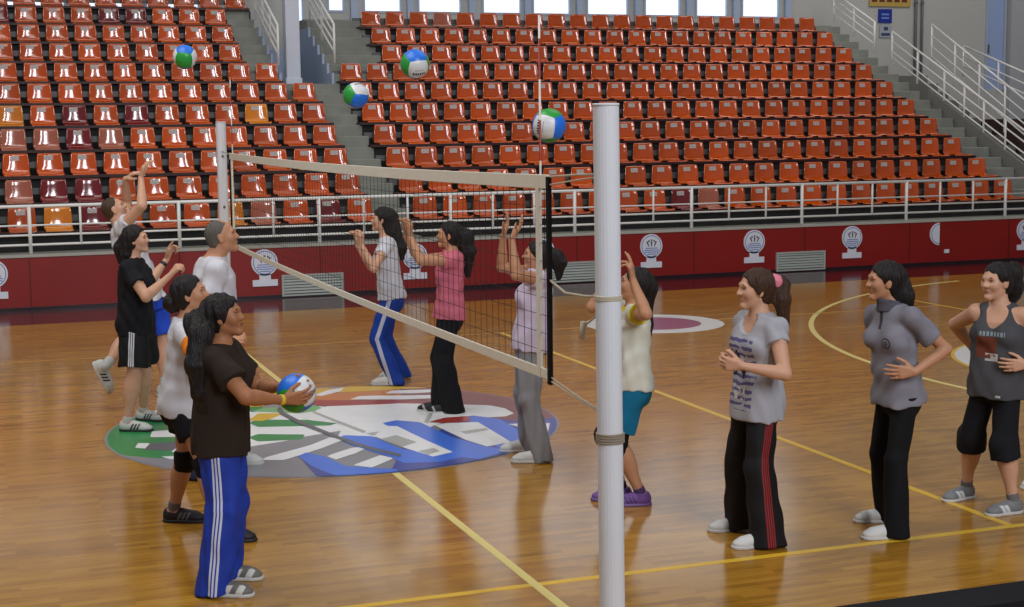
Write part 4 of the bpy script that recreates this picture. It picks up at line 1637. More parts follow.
# ================================================================== NET, POSTS, BALLS
M_ROPE = plain('pale_rope', srgb(196, 186, 166), 0.8, var=0.1)
M_TAPE = fabric('net_tape_canvas', srgb(232, 227, 212), 0.05)
M_CORD = plain('dark_net_cord', srgb(34, 30, 30), 0.8)
M_STRAP = fabric('black_strap', srgb(16, 16, 18), 0.1)
M_POST = plain('white_post_paint', srgb(218, 220, 226), 0.55, var=0.04, scale=3)

YN, YF = -4.74, 4.72          # ends of the net
ZT0, ZT1 = 2.135, 2.105       # top edge at the near and far end
HN = 1.02


def ztop(y):
    t = (y - YN) / (YF - YN)
    return ZT0 + (ZT1 - ZT0) * t - 0.030 * 4 * t * (1 - t)


def post(name, y, h, r, lean, label):
    o = empty(name, (0, y, 0), 0, label, 'net post', 'posts of the volleyball net')
    top = np.array([0.0, lean, h])
    MB().tube([(0, 0, 0.02), top], r, 24).build('pole', M_POST, o, smooth=False)
    MB().tube([top, top + np.array([0, 0, 0.012])], r * 1.03, 24).build('cap', M_POST, o)
    MB().tube([(0, 0, 0.0), (0, 0, 0.025)], r * 2.2, 28).build('floor_plate', M_POST, o)
    for p in o.children[0].data.polygons:
        p.use_smooth = len(p.vertices) == 4
    return o, top


pn, ptop = post('net_post', -5.50, 2.458, 0.058, 0.055, 'thick white near post of the volleyball net, standing closest to the camera')
pf, ftop = post('net_post', 5.25, 2.43, 0.056, 0.0, 'slim white far post of the volleyball net behind the coach')
m = MB()
for k in range(3):
    m.tube([(0.0602 * math.cos(t), 0.0602 * math.sin(t) + 0.0355, 1.60 + 0.007 * k) for t in np.linspace(0, 2 * math.pi, 25)], 0.004, 6)
m.build('cord_wrap', M_ROPE, pn)
m = MB()
for k in range(4):
    m.tube([(0.061 * math.cos(t), 0.061 * math.sin(t) + 0.021, 0.955 + 0.012 * k) for t in np.linspace(0, 2 * math.pi, 25)], 0.006, 6)
m.build('rope_wrap', plain('brown_rope', srgb(150, 136, 120), 0.8), pn)
for z in (2.06, 1.5):
    MB().tube([(0.0, -0.05, z), (0.0, -0.068, z)], 0.014, 10).build('hook', M_PIPE, pf)

net = empty('volleyball_net', (0, 0, 0), 0, 'volleyball net stretched between the two white posts, with pale tapes and dark mesh', 'net')
ys = np.linspace(YN, YF, 40)


def tape(z0, z1, t, name):
    m = MB()
    vs, fs = [], []
    for y in ys:
        z = ztop(y)
        vs += [(-t, y, z + z0), (t, y, z + z0), (t, y, z + z1), (-t, y, z + z1)]
    n = len(ys)
    for i in range(n - 1):
        for k in range(4):
            a_, b_ = 4 * i + k, 4 * i + (k + 1) % 4
            fs.append((a_, b_, b_ + 4, a_ + 4))
    fs += [(3, 2, 1, 0), (4 * n - 4, 4 * n - 3, 4 * n - 2, 4 * n - 1)]
    m.add(vs, fs)
    return m.build(name, M_TAPE, net, bevel=0.003)


tape(-0.070, 0.0, 0.007, 'top_tape')
tape(-HN, -HN + 0.052, 0.006, 'bottom_tape')
m = MB()
th = 0.0017


def thread(p0, p1):
    p0, p1 = np.asarray(p0), np.asarray(p1)
    m.tube([p0, p1], th, 4)


for y in np.arange(YN + 0.06, YF - 0.02, 0.10):
    thread((0, y, ztop(y) - HN + 0.03), (0, y, ztop(y) - 0.05))
for k in range(1, 10):
    z = -0.07 - k * (HN - 0.12) / 10
    for i in range(len(ys) - 1):
        thread((0, ys[i], ztop(ys[i]) + z), (0, ys[i + 1], ztop(ys[i + 1]) + z))
m.build('netting', M_CORD, net)['label'] = 'dark knotted mesh'
# antennas, red and white bars in pale sleeves
M_ANT = NT('antenna_bars', srgb(220, 214, 208), 0.4)
sx = M_ANT.n('ShaderNodeSeparateXYZ')
M_ANT.l(M_ANT.coords(), sx.inputs[0])
fr_ = M_ANT.math('FRACT', M_ANT.math('MULTIPLY', sx.outputs[2], 2.5))
M_ANT.color(M_ANT.mix(M_ANT.math('GREATER_THAN', fr_, 0.5), srgb(222, 216, 210), srgb(150, 44, 40)))
M_ANT = M_ANT.m
for y in (-4.60, 4.60):
    MB().tube([(0.012, y, ztop(y) - HN), (0.012, y, ztop(y) + 0.78)], 0.0055, 8).build('antenna', M_ANT, net, smooth=True)
    MB().box(-0.009, 0.009, y - 0.024, y + 0.024, ztop(y) - HN, ztop(y) + 0.0).build('side_tape', M_TAPE, net, bevel=0.003)
MB().box(-0.010, 0.010, YN - 0.018, YN + 0.018, ztop(YN) - HN - 0.02, ztop(YN) - 0.01).build('end_strap', M_STRAP, net, bevel=0.003)
MB().box(-0.010, 0.010, YF - 0.012, YF + 0.012, ztop(YF) - HN - 0.02, ztop(YF) - 0.01).build('end_strap', M_STRAP, net, bevel=0.003)
zb, zt = ztop(YN) - HN, ztop(YN)
MB().tube([(0, YN, zt - 0.01), (0, -5.10, zt + 0.01), (0, -5.395, zt + 0.02)], 0.005, 6).build('rope', M_ROPE, net, smooth=True)
MB().tube([(0, YN, zt - 0.05), (0, -5.10, zt - 0.015), (0, -5.395, zt + 0.01)], 0.004, 6).build('rope', M_ROPE, net, smooth=True)
MB().tube([(0.0, YN, zb), (0.02, -5.1, zb - 0.045), (0.05, -5.44, zb - 0.085)], 0.005, 6).build('rope', M_ROPE, net, smooth=True)
MB().tube([(0.0, YN, zb + 0.02), (0.015, -5.1, zb - 0.03), (0.05, -5.44, zb - 0.075)], 0.004, 6).build('rope', M_ROPE, net, smooth=True)
MB().tube([(0, YN, 1.62), (0.0, -4.95, 1.575), (0.0, -5.2, 1.585), (0, -5.405, 1.605)], 0.0065, 6).build('rope', M_ROPE, net, smooth=True)
MB().tube([(0, -5.40, 1.60), (-0.03, -5.36, 1.50), (-0.05, -5.30, 1.46)], 0.005, 6).build('rope', M_ROPE, net, smooth=True)
MB().tube([(-0.05, -5.30, 1.48), (-0.055, -5.285, 1.40)], 0.016, 8, r1=0.012).build('rope_end', M_ROPE, net, smooth=True)
zb, zt = ztop(YF) - HN, ztop(YF)
MB().tube([(0, YF, zt - 0.02), (0, 5.19, zt + 0.01)], 0.006, 6).build('rope', M_ROPE, net, smooth=True)
MB().tube([(0, YF, zb), (0, 5.19, zb - 0.02)], 0.006, 6).build('rope', M_ROPE, net, smooth=True)
MB().tube([(0.05, -5.452, 0.985), (0.035, -5.445, 0.93), (0.03, -5.44, 0.86)], 0.02, 8, r1=0.012).build('buckle', M_STRAP, net, smooth=True)


def ball_mesh():
    """a cube grown into a sphere: six groups of three panels with seams"""
    n = 15
    R = 0.1025
    vs, fs, mi = [], [], []
    for face in range(6):
        ax, sg = face // 2, 1 if face % 2 == 0 else -1
        o1, o2 = (ax + 1) % 3, (ax + 2) % 3
        k = len(vs)
        for i in range(n + 1):
            for j in range(n + 1):
                p = np.zeros(3)
                a_, b_ = -1 + 2 * i / n, -1 + 2 * j / n
                p[ax], p[o1], p[o2] = sg, math.tan(a_ * math.pi / 4), math.tan(b_ * math.pi / 4)
                p = p / np.linalg.norm(p)
                edge = min(1 - abs(a_), 1 - abs(b_))
                line = min(abs(abs(a_) - 0.34), 1 - abs(a_))
                r = R - 0.0012 * (1 if (edge < 0.04 or line < 0.05) else 0)
                vs.append(p * r)
        for i in range(n):
            for j in range(n):
                q = (k + i * (n + 1) + j, k + (i + 1) * (n + 1) + j, k + (i + 1) * (n + 1) + j + 1, k + i * (n + 1) + j + 1)
                fs.append(q if sg > 0 else q[::-1])
                mi.append(ax)
    me = bpy.data.meshes.new('volleyball')
    me.from_pydata([tuple(v) for v in vs], [], fs)
    for c, nm in ((srgb(222, 224, 226), 'ball_white'), (srgb(42, 156, 62), 'ball_green'), (srgb(36, 116, 226), 'ball_blue')):
        t = NT(nm, c, 0.35)
        if nm == 'ball_white':       # dark printed lettering bars on the white panel
            s_ = t.n('ShaderNodeSeparateXYZ')
            t.l(t.coords(), s_.inputs[0])
            y_, z_ = s_.outputs[1], s_.outputs[2]
            word = t.math('MULTIPLY', t.inside(y_, -0.045, 0.045), t.inside(z_, -0.034, -0.012))
            gap = t.math('GREATER_THAN', t.math('FRACT', t.math('MULTIPLY', y_, 62.0)), 0.28)
            thin = t.math('MULTIPLY', t.inside(y_, -0.035, 0.035), t.inside(z_, 0.004, 0.010))
            f = t.math('MAXIMUM', t.math('MULTIPLY', word, gap), t.math('MULTIPLY', thin, 0.5))
            t.color(t.mix(f, c, srgb(34, 36, 44)))
        me.materials.append(t.m)
    me.polygons.foreach_set('material_index', mi)
    me.polygons.foreach_set('use_smooth', [True] * len(me.polygons))
    bm_ = __import__('bmesh').new()
    bm_.from_mesh(me)
    __import__('bmesh').ops.remove_doubles(bm_, verts=bm_.verts, dist=0.0004)
    bm_.to_mesh(me)
    bm_.free()
    return me


BALL = ball_mesh()


def ball(label, pos, x_dir, z_dir):
    """x_dir: where the white panel looks, z_dir: where the blue one does"""
    o = new_obj('volleyball', BALL, None, tuple(pos))
    x = unit(x_dir)
    z = unit(z_dir - x * (x @ z_dir))
    y = np.cross(z, x)
    o.rotation_euler = Matrix(((x[0], y[0], z[0]), (x[1], y[1], z[1]), (x[2], y[2], z[2]))).to_euler()
    return tag(o, label, 'ball', 'volleyballs in play')


vv = lambda r, u, b: VR * r + UP * u + VB * b
ball('volleyball in the air with a large green panel, highest above the leaping boy', at_depth(185, 57, 12.8), vv(-1, 0.1, -0.1), vv(0.0, 0.88, -0.42))
ball('volleyball in the air beside the grey stairs between the two seat blocks', at_depth(356, 95.5, 11.8), vv(0.5, 0.8, -0.5), vv(0.55, -0.35, -0.75))
ball('volleyball in the air with blue panel on top, above the girl in blue track trousers', at_depth(415, 64, 10.5), vv(0.35, -0.55, -0.75), vv(0.1, 0.85, -0.5))
ball('volleyball in the air nearest the white post, green panel on top', at_depth(549, 125.5, 9.0), vv(-0.45, -0.1, -0.88), vv(0.85, -0.15, -0.4))

# ================================================================== THE PEOPLE ON THE COURT
def stripes_mat(name, base, stripe, offs=(-0.017, 0.0, 0.017), hw=0.005, rough=0.7, var=0.12, lo=-1.0):
    n = NT(name, base, rough, spec=0.3)
    f = n.noise(8.0, 4.0)
    c = n.mix(f, tuple(x * (1 - var) for x in base[:3]) + (1,), tuple(min(1, x * (1 + var)) for x in base[:3]) + (1,))
    x, y, z = n.attr('seam')
    k = None
    for o in offs:
        g = n.inside(x, o - hw, o + hw)
        k = g if k is None else n.math('MAXIMUM', k, g)
    if lo > -1: k = n.math('MULTIPLY', k, n.math('GREATER_THAN', y, lo))
    n.color(n.mix(k, c, stripe))
    n.bump(n.noise(300.0, 2.0), 0.15, 0.002)
    return n.m


def sneaker(name, base, mark, xs=(0.016, 0.032, 0.048), w=0.0045, rough=0.6):
    n = NT(name, base, rough)
    x, y, z = n.attr('foot')
    xx = n.math('ADD', x, n.math('MULTIPLY', z, -0.5))
    k = None
    for c in xs:
        g = n.inside(xx, c - w, c + w)
        k = g if k is None else n.math('MAXIMUM', k, g)
    k = n.math('MULTIPLY', k, n.math('GREATER_THAN', n.math('ABSOLUTE', y), 0.010))
    k = n.math('MULTIPLY', k, n.math('LESS_THAN', z, 0.040))
    n.color(n.mix(k, base, mark))
    return n.m


C_WHITE = fabric('white_cotton', srgb(206, 206, 214), 0.05)
C_BLACK = fabric('black_cotton', srgb(22, 22, 28), 0.2)
C_BROWN = fabric('dark_brown_cotton', srgb(44, 34, 28), 0.15)
C_PINK = fabric('pink_cotton', srgb(206, 108, 126), 0.08)
C_GREYPANT = fabric('grey_sweat_cloth', srgb(146, 146, 150), 0.1)
C_PAD = fabric('black_pad_cloth', srgb(14, 14, 16), 0.2)
S_WHITE = plain('white_shoe', srgb(206, 206, 204), 0.55, var=0.05)
S_SOLE = plain('pale_sole', srgb(196, 194, 190), 0.6)
S_DSOLE = plain('dark_sole', srgb(34, 32, 34), 0.6)
S_SOCK = fabric('white_sock', srgb(196, 196, 196), 0.05)
S_GSOCK = fabric('grey_sock', srgb(112, 110, 112), 0.1)
K_WHITE = sneaker('white_sneaker_dark_bars', srgb(202, 202, 200), srgb(44, 46, 52))
K_BLACK = sneaker('black_sneaker_grey_bars', srgb(20, 20, 24), srgb(104, 104, 108))
K_BROWN = sneaker('grey_white_sneaker', srgb(110, 106, 100), srgb(206, 206, 200), xs=(0.03, 0.075), w=0.012)
K_PURPLE = sneaker('purple_sneaker', srgb(112, 76, 146), srgb(72, 50, 104))
K_RUN = sneaker('grey_running_shoe', srgb(118, 120, 124), srgb(206, 208, 210), xs=(0.03, 0.05), w=0.008)

# ---- leaping boy, far left
p = Person('boy in a white tee and blue shorts reaching both arms up, one foot kicked back', 1.80, (160, 395), (148, 296), (121, 226), (115, 209), 8, 12, tilt=28, skin='fair', fem=False, hh=0.222, shrug=(1, 1))
p.hair_kind = 'short'
p.set_arm('R', (142, 206), -1, (141, 178), 1, (0.25, 1, 0.05), (0.9, 0.1, 0.3), 0.35)
p.set_arm('L', (127, 203), 1, (125.5, 179), -1, (0.85, 0.55, -0.1), (0.3, -0.8, 0.2), 0.35)
p.set_leg('L', (165, 396), 5)
p.set_leg('R', knee=(128, 338, -1), ank=(105.5, 366, -1), tdir=(0.42, -0.9, 0.05), tup=(0.9, 0.42, 0))
p.body()
p.hair(HAIR['short'], front=0.26, drop=0.36, vol=0.955, slope=0.72, nape=-0.25, folds=0.0015)
p.shirt(C_WHITE, hem=0.10, sleeve=0.36, loose=0.088, name='tee_shirt', seed=11)
p.pants(stripes_mat('blue_shorts_cloth', srgb(30, 70, 190), srgb(190, 196, 220), (-0.012, 0.012), 0.005), name='shorts', length=0.44, thigh=0.058, hem=0.070)
p.socks(S_SOCK, 0.20)
p.shoes(K_WHITE, S_SOLE)

# ---- girl in black tee
p = Person('girl in black tee and black shorts with white stripes, fists raised before her chest', 1.62, (136, 427), (137, 323), (132.5, 259), (136.5, 239.5), 0, 0, tilt=8, skin='fair', fat=1.08)
p.set_arm('R', (146, 297), -1, (170.5, 275), 1, (0.65, 0.72, 0.0), (0.5, -0.6, 0.6), 0.75, thumb=0.8)
p.set_arm('L', (149, 283), 1, (167, 259), 1, (0.35, 0.95, 0.0), (0.9, 0.1, -0.3), 0.5, curls=(0.15, 0.5, 0.7, 0.8))
p.set_leg('R', (128, 431), -6)
p.set_leg('L', (143.5, 420), -24)
p.body()
p.hair(HAIR['black'], front=0.31, vol=1.04, strands=[([p.hp(-0.42, 0, 0.0), p.hp(-0.62, 0.02, -0.25), p.px(121, 262)], (0.055, 0.055, 0.025), p.hl), ([p.hp(-0.3, -0.1, -0.2), p.hp(-0.42, -0.12, -0.5), p.hp(-0.45, -0.1, -0.85)], (0.05, 0.04, 0.015), None)], folds=0.004)
p.shirt(C_BLACK, hem=0.06, sleeve=0.55, loose=0.088, name='tee_shirt', seed=12)
p.pants(stripes_mat('black_shorts_white_bars', srgb(18, 18, 22), srgb(206, 206, 216), (-0.017, 0.0, 0.017), 0.0055), name='shorts', length=0.42, thigh=0.064, hem=0.072, seed=6)
p.band('L', M_NAIL, 'watch', 0.80, 0.028, 0.0195)
p.socks(S_SOCK, 0.10)
p.shoes(K_WHITE, S_DSOLE, low=True)

# ---- coach
p = Person('grey haired man in a white polo shirt looking up beside the far net post', 1.75, (228, 471), (216, 341), (213, 257), (222.5, 236.5), 18, 8, tilt=14, skin='mid', fem=False, hh=0.235, fat=1.08)
p.hair_kind = 'grey'
p.set_arm('R', (206, 318), -1, (214, 354), 1, (0.2, -1, 0), (0.2, 0, 1), 0.3)
p.set_arm('L', (228, 316), 1, (233, 350), -1, (0.2, -1, 0), (-0.2, 0, -1), 0.3)
p.set_leg('R', (203, 478), 5)
p.set_leg('L', (233, 464), -5)
p.body()
p.hair(HAIR['grey'], front=0.24, drop=0.42, vol=0.945, slope=0.78, nape=-0.26, top_cut=0.47, folds=0.0015)
p.shirt(C_WHITE, hem=0.08, sleeve=0.55, loose=0.084, name='polo_shirt', collar=C_WHITE, neck_r=0.040, seed=13)
p.pants(fabric('navy_track_cloth', srgb(40, 44, 62)), name='trousers', thigh=0.058, knee=0.054, hem=0.056)
p.shoes(S_WHITE, S_SOLE)

# ---- girl in white with knee pads
n = NT('white_tee_orange_cuff', srgb(204, 204, 210), 0.85, spec=0.25)
sx_, sr_, ss_ = n.attr('sleeve')
kk = n.math('MULTIPLY', n.math('GREATER_THAN', sx_, 0.36), n.math('LESS_THAN', ss_, 0.0))
n.color(n.mix(kk, srgb(204, 204, 210), srgb(226, 128, 30)))
n.bump(n.noise(300.0, 2.0), 0.15, 0.002)
p = Person('girl in white tee with an orange sleeve patch, black knee pads and black shoes', 1.60, (203, 528), (181, 402), (186.5, 318), (191, 294), 8, 0, tilt=12, skin='mid', hh=0.222, fat=0.94)
p.set_arm('R', (203, 362), -1, (229, 352), 1, (0.55, 0.8, 0.0), (0.6, -0.4, 0.6), 0.7, thumb=0.8)
p.set_arm('L', (203, 356), 1, (230, 346), -1, (0.55, 0.8, 0.0), (0.6, -0.4, -0.6), 0.7, thumb=0.8)
p.set_leg('R', (222, 541), 0, bend=-15, soft=True)
p.set_leg('L', (174, 521.5), -5, bend=-20)
p.body()
p.hair(HAIR['black'], front=0.33, vol=1.02, bun=(p.hp(-0.52, 0, -0.12), 0.058), folds=0.004)
p.shirt(n.m, hem=0.08, sleeve=0.58, loose=0.088, name='tee_shirt', seed=14, folds=0.0038, sl_r=0.039)
p.pants(C_BLACK, name='shorts', length=0.27, thigh=0.060, hem=0.060, folds=0.002)
p.knee_pads(C_PAD, lo=0.2, hi=0.14)
p.socks(S_GSOCK, 0.16)
p.shoes(K_BLACK, S_DSOLE, low=True)

# ---- girl in brown holding a ball
p = Person('girl with long dark ponytail in brown tee and blue trousers, holding a volleyball', 1.56, (228, 588), (222, 434), (221, 342), (224.5, 316), -4, -4, tilt=10, skin='tan', hh=0.216, fat=1.10, name='person')
p.set_arm('R', (246, 397), -1, (283, 400), 1, (1, 0.05, 0.22), (-0.15, 0.25, 1), 0.28, thumb=0.5)
p.set_arm('L', (259, 388), 1, (284, 387), -1, (1, 0.0, -0.15), (-0.1, 0.15, -1), 0.28, thumb=0.5)
p.set_leg('R', (217, 595), -8)
p.set_leg('L', (227, 578.5), -6)
p.body()
tail = [p.hp(-0.46, -0.05, 0.10), p.hp(-0.66, -0.1, -0.05), p.px(201, 335, -0.10), p.px(197, 365, -0.15), p.px(201, 393, -0.15), p.px(207, 416, -0.14)]
p.hair(HAIR['black'], front=0.33, vol=1.02, strands=[(tail, (0.040, 0.058, 0.058, 0.052, 0.040, 0.016), None)], folds=0.006,
       tie=(p.hp(-0.49, -0.05, 0.09), p.hp(-0.54, -0.06, 0.06), 0.040), tie_mat=plain('blue_elastic', srgb(40, 60, 110), 0.6))
p.shirt(C_BROWN, hem=0.04, sleeve=0.62, loose=0.094, name='tee_shirt', seed=15, sl_r=0.039)
p.pants(stripes_mat('blue_track_cloth', srgb(30, 58, 160), srgb(200, 204, 220)), name='track_trousers', thigh=0.058, knee=0.050, hem=0.050, seed=8)
p.band('R', plain('yellow_rubber', srgb(214, 186, 40), 0.5), 'wristband', 0.95, 0.022, 0.018)
p.shoes(K_BROWN, S_SOLE, low=True)
A = p.arm['R']
bc = A['w'] + A['d'] * 0.085 + A['p'] * 0.128
B_ = at_depth(296.5, 393, (bc - CP) @ CF)
print('BALL', project(bc), bc, B_)
ball('volleyball held in both hands by the girl in the brown tee', B_, vv(0.75, 0.25, -0.5), vv(-0.1, 0.9, -0.45))

# ---- girl in white and blue, far side of the net
p = Person('girl in white tee and blue track trousers, farthest beyond the net', 1.62, (397, 382), (391, 297), (386, 237), (381.5, 219.5), 182, 180, tilt=6, skin='fair', fat=0.94)
p.set_arm('L', (374, 269), -1, (361.5, 245), 1, (0.05, 1, 0), (-0.9, 0.1, 0.3), 0.5)
p.set_arm('R', (371, 267), 1, (357, 245), -1, (0.0, 1, 0), (-0.9, 0.1, -0.3), 0.5)
p.set_leg('L', (393, 385), 178, bend=180, soft=True)
p.set_leg('R', (400, 378), 185, bend=180, soft=True)
p.body()
p.hair(HAIR['black'], front=0.34, vol=1.03, strands=[([p.hp(-0.30, 0, 0.1), p.hp(-0.42, 0, -0.4), p.px(400, 248), p.px(402, 258)], (0.085, 0.085, 0.06, 0.02), p.hl)], folds=0.004)
p.shirt(C_WHITE, hem=0.16, sleeve=0.40, loose=0.084, name='tee_shirt', seed=16)
p.pants(stripes_mat('bright_blue_track_cloth', srgb(22, 62, 158), srgb(196, 202, 222), (-0.012, 0.0, 0.012), 0.0055), name='track_trousers', thigh=0.060, knee=0.048, hem=0.050, seed=9)
p.shoes(S_WHITE, S_SOLE)

# ---- girl in pink
p = Person('girl in a pink tee and black trousers with raised hands beyond the net', 1.60, (450, 412), (449, 313), (453, 251), (448.5, 235), 180, 180, tilt=8, skin='mid', hh=0.21)
p.set_arm('L', (421, 261), -1, (410, 236), 1, (0.1, 1, 0), (-1, 0.1, 0.2), 0.4)
p.set_arm('R', (419, 259), 1, (405.5, 236), -1, (0.1, 1, 0), (-1, 0.1, -0.2), 0.4)
p.set_leg('L', (451, 413), 178)
p.set_leg('R', (441, 411), 178)
p.body()
p.hair(HAIR['black'], front=0.33, vol=1.03, strands=[([p.hp(-0.40, 0, 0.12), p.hp(-0.62, 0, -0.02), p.px(468, 252), p.px(468, 275)], (0.05, 0.075, 0.062, 0.02), p.hl)], folds=0.0042)
p.shirt(C_PINK, hem=0.13, sleeve=0.30, loose=0.082, name='tee_shirt', seed=17, sl_r=0.039)
p.pants(fabric('black_trouser_cloth', srgb(24, 24, 26)), name='trousers', thigh=0.057, knee=0.053, hem=0.060, seed=10)
p.shoes(sneaker('black_white_sneaker', srgb(24, 24, 28), srgb(170, 170, 170), xs=(0.075,), w=0.006), S_SOLE)

# ---- girl in lilac
p = Person('girl in pale lilac tee and grey sweatpants with open raised hands by the net strap', 1.62, (537, 458), (530, 342), (538.5, 273), (536.5, 256), 182, 180, tilt=12, skin='mid', hh=0.215, fat=1.0, shrug=(0.8, 0.8))
p.set_arm('L', (516, 275), -1, (511.5, 238), 1, (0.6, 0.8, 0.0), (-0.8, 0.5, 0.1), 0.18)
p.set_arm('R', (502, 267), 1, (503, 236), -1, (0.35, 0.93, 0.0), (-0.9, 0.3, -0.1), 0.18)
p.set_leg('L', (540, 462), 180)
p.set_leg('R', (527, 451), 186)
p.body()
p.hair(HAIR['black'], front=0.33, vol=1.03, strands=[([p.hp(-0.42, 0, 0.10), p.hp(-0.62, 0, 0.05), p.px(559, 263), p.px(559, 278)], (0.045, 0.06, 0.052, 0.02), p.hl)], folds=0.0042)
p.shirt(fabric('lilac_cotton', srgb(206, 192, 214), 0.05), hem=0.12, sleeve=0.30, loose=0.083, name='tee_shirt', seed=18, sl_r=0.039)
p.pants(C_GREYPANT, name='sweatpants', thigh=0.056, knee=0.047, hem=0.043, folds=0.008, seed=12)
p.shoes(S_WHITE, S_SOLE)

# ---- girl behind the near post
n = NT('cream_tee_yellow_trim', srgb(214, 214, 200), 0.85, spec=0.25)
sx_, sr_, ss_ = n.attr('sleeve')
tx_, ty_, tz_ = n.attr('torso')
kk = n.math('MAXIMUM', n.math('GREATER_THAN', sx_, 0.385), n.math('MULTIPLY', n.math('GREATER_THAN', tz_, 0.955), n.math('LESS_THAN', n.math('ABSOLUTE', tx_), 0.075)))
n.color(n.mix(kk, srgb(214, 214, 200), srgb(216, 196, 52)))
n.bump(n.noise(300.0, 2.0), 0.15, 0.002)
p = Person('girl in cream tee, teal shorts and purple shoes behind the near post', 1.55, (628, 503), (632, 383), (633.5, 306), (634, 285), 180, 176, tilt=18, skin='mid', hh=0.215, shrug=(0.6, 0.6))
p.set_arm('L', (646, 314), -1, (633, 280), 1, (-0.15, 1, 0.05), (-0.85, 0.4, 0.3), 0.25, curls=(0.1, 0.12, 0.5, 0.55))
p.set_arm('R', (592, 307), 1, (613, 274), -1, (0.2, 1, 0), (-0.85, 0.4, -0.2), 0.25)
p.set_leg('L', (641, 505), 183, bend=180, soft=True)
p.set_leg('R', (622, 500), 178, bend=180, soft=True)
p.body()
p.hair(HAIR['black'], front=0.33, vol=1.06, strands=[([p.hp(-0.35, 0, 0.0), p.hp(-0.42, 0, -0.45), p.px(646, 325), p.px(647, 352)], (0.075, 0.06, 0.04, 0.015), p.hl)], folds=0.004)
p.shirt(n.m, hem=0.14, sleeve=0.45, loose=0.083, name='tee_shirt', seed=19, sl_r=0.039)
p.pants(fabric('teal_shorts_cloth', srgb(22, 112, 150), 0.1), name='shorts', length=0.40, thigh=0.057, hem=0.064, folds=0.004)
p.knee_pads(C_PAD, r=0.040)
p.socks(fabric('purple_sock', srgb(80, 60, 100)), 0.12)
p.shoes(K_PURPLE, plain('purple_sole', srgb(120, 92, 150), 0.6))

# ---- girl in the grey and purple striped tee
n = NT('grey_tee_purple_bars', srgb(166, 166, 174), 0.85, spec=0.25)
tx_, ty_, tz_ = n.attr('torso')
wob = n.noise(16.0, 3.0)
bars = n.math('FRACT', n.math('ADD', n.math('MULTIPLY', tz_, 15.0), n.math('MULTIPLY', wob, 0.9)))
k1 = n.math('MULTIPLY', n.math('GREATER_THAN', bars, 0.52), n.inside(tz_, 0.10, 0.80))
k1 = n.math('MULTIPLY', k1, n.math('MULTIPLY', n.math('GREATER_THAN', ty_, 0.0), n.inside(tx_, -0.115, 0.10)))
k1 = n.math('MULTIPLY', k1, n.math('GREATER_THAN', n.noise(26.0, 2.0), 0.36))
c1 = n.mix(k1, srgb(166, 166, 174), srgb(94, 88, 132))
blot = n.math('MULTIPLY', n.math('GREATER_THAN', n.noise(24.0, 4.0), 0.56), n.math('MULTIPLY', n.inside(tz_, 0.40, 0.66), n.math('MULTIPLY', n.inside(tx_, -0.10, 0.04), n.math('GREATER_THAN', ty_, 0.0))))
c1 = n.mix(blot, c1, srgb(44, 44, 62))
pale = n.math('MULTIPLY', n.math('GREATER_THAN', n.noise(30.0, 3.0), 0.55), n.math('MULTIPLY', n.inside(tz_, 0.20, 0.34), n.math('MULTIPLY', n.inside(tx_, -0.08, 0.05), n.math('GREATER_THAN', ty_, 0.0))))
n.color(n.mix(pale, c1, srgb(206, 204, 200)))
n.bump(n.noise(300.0, 2.0), 0.15, 0.002)
p = Person('girl in grey tee with purple bars and black trousers with red stripes', 1.58, (756, 538), (757, 398), (760, 313), (755, 289), -152, 190, tilt=2, skin='fair', hh=0.228, fat=1.0)
p.hair_kind = 'brown'
p.set_arm('L', (785, 374), -1, (742, 366), -1, (-1, 0.12, 0.15), (0.1, 0.2, 1), 0.55, thumb=0.6)
p.set_arm('R', (752, 370), 1, (736, 361), -1, (-1, 0.2, -0.35), (-0.2, 0.1, -1), 0.6, thumb=0.6)
p.set_leg('L', (765, 546), -166)
p.set_leg('R', (741, 530), -172)
p.body()
tie0 = p.hp(-0.47, 0, 0.20)
p.hair(HAIR['brown'], front=0.34, vol=1.0, strands=[([tie0, p.hp(-0.66, 0, 0.10), p.px(782, 300), p.px(785, 330)], (0.035, 0.050, 0.048, 0.018), p.hl)], folds=0.0045,
       tie=(p.hp(-0.49, 0, 0.20), p.hp(-0.54, 0, 0.18), 0.042), tie_mat=plain('pink_elastic', srgb(226, 130, 150), 0.6))
p.shirt(n.m, hem=0.01, sleeve=0.36, loose=0.084, name='tee_shirt', seed=20, neck_r=0.050, neck_v=0.03)
p.pants(stripes_mat('black_track_red_bars', srgb(18, 17, 20), srgb(140, 36, 40), (-0.019, -0.006, 0.007, 0.020), 0.0042), name='track_trousers', thigh=0.058, knee=0.053, hem=0.066, seed=14)
p.shoes(S_WHITE, S_SOLE)

# ---- girl in grey polo
n = NT('grey_polo_cloth', srgb(128, 126, 136), 0.85, spec=0.25)
tx_, ty_, tz_ = n.attr('torso')
front = n.math('GREATER_THAN', ty_, 0.0)
plk = n.math('MULTIPLY', n.math('MULTIPLY', n.inside(tx_, -0.012, 0.012), n.math('GREATER_THAN', tz_, 0.80)), front)
dx_ = n.math('SUBTRACT', tx_, 0.065)
dz_ = n.math('MULTIPLY', n.math('SUBTRACT', tz_, 0.68), 0.61)
rr_ = n.math('SQRT', n.math('ADD', n.math('MULTIPLY', dx_, dx_), n.math('MULTIPLY', dz_, dz_)))
ringk = n.math('MULTIPLY', n.math('MAXIMUM', n.inside(rr_, 0.024, 0.032), n.inside(rr_, 0.006, 0.013)), front)
f_ = n.noise(9.0, 4.0)
c1 = n.mix(f_, srgb(116, 114, 124), srgb(140, 138, 148))
n.color(n.mix(n.math('MAXIMUM', plk, ringk), c1, srgb(66, 64, 74)))
n.bump(n.noise(300.0, 2.0), 0.15, 0.002)
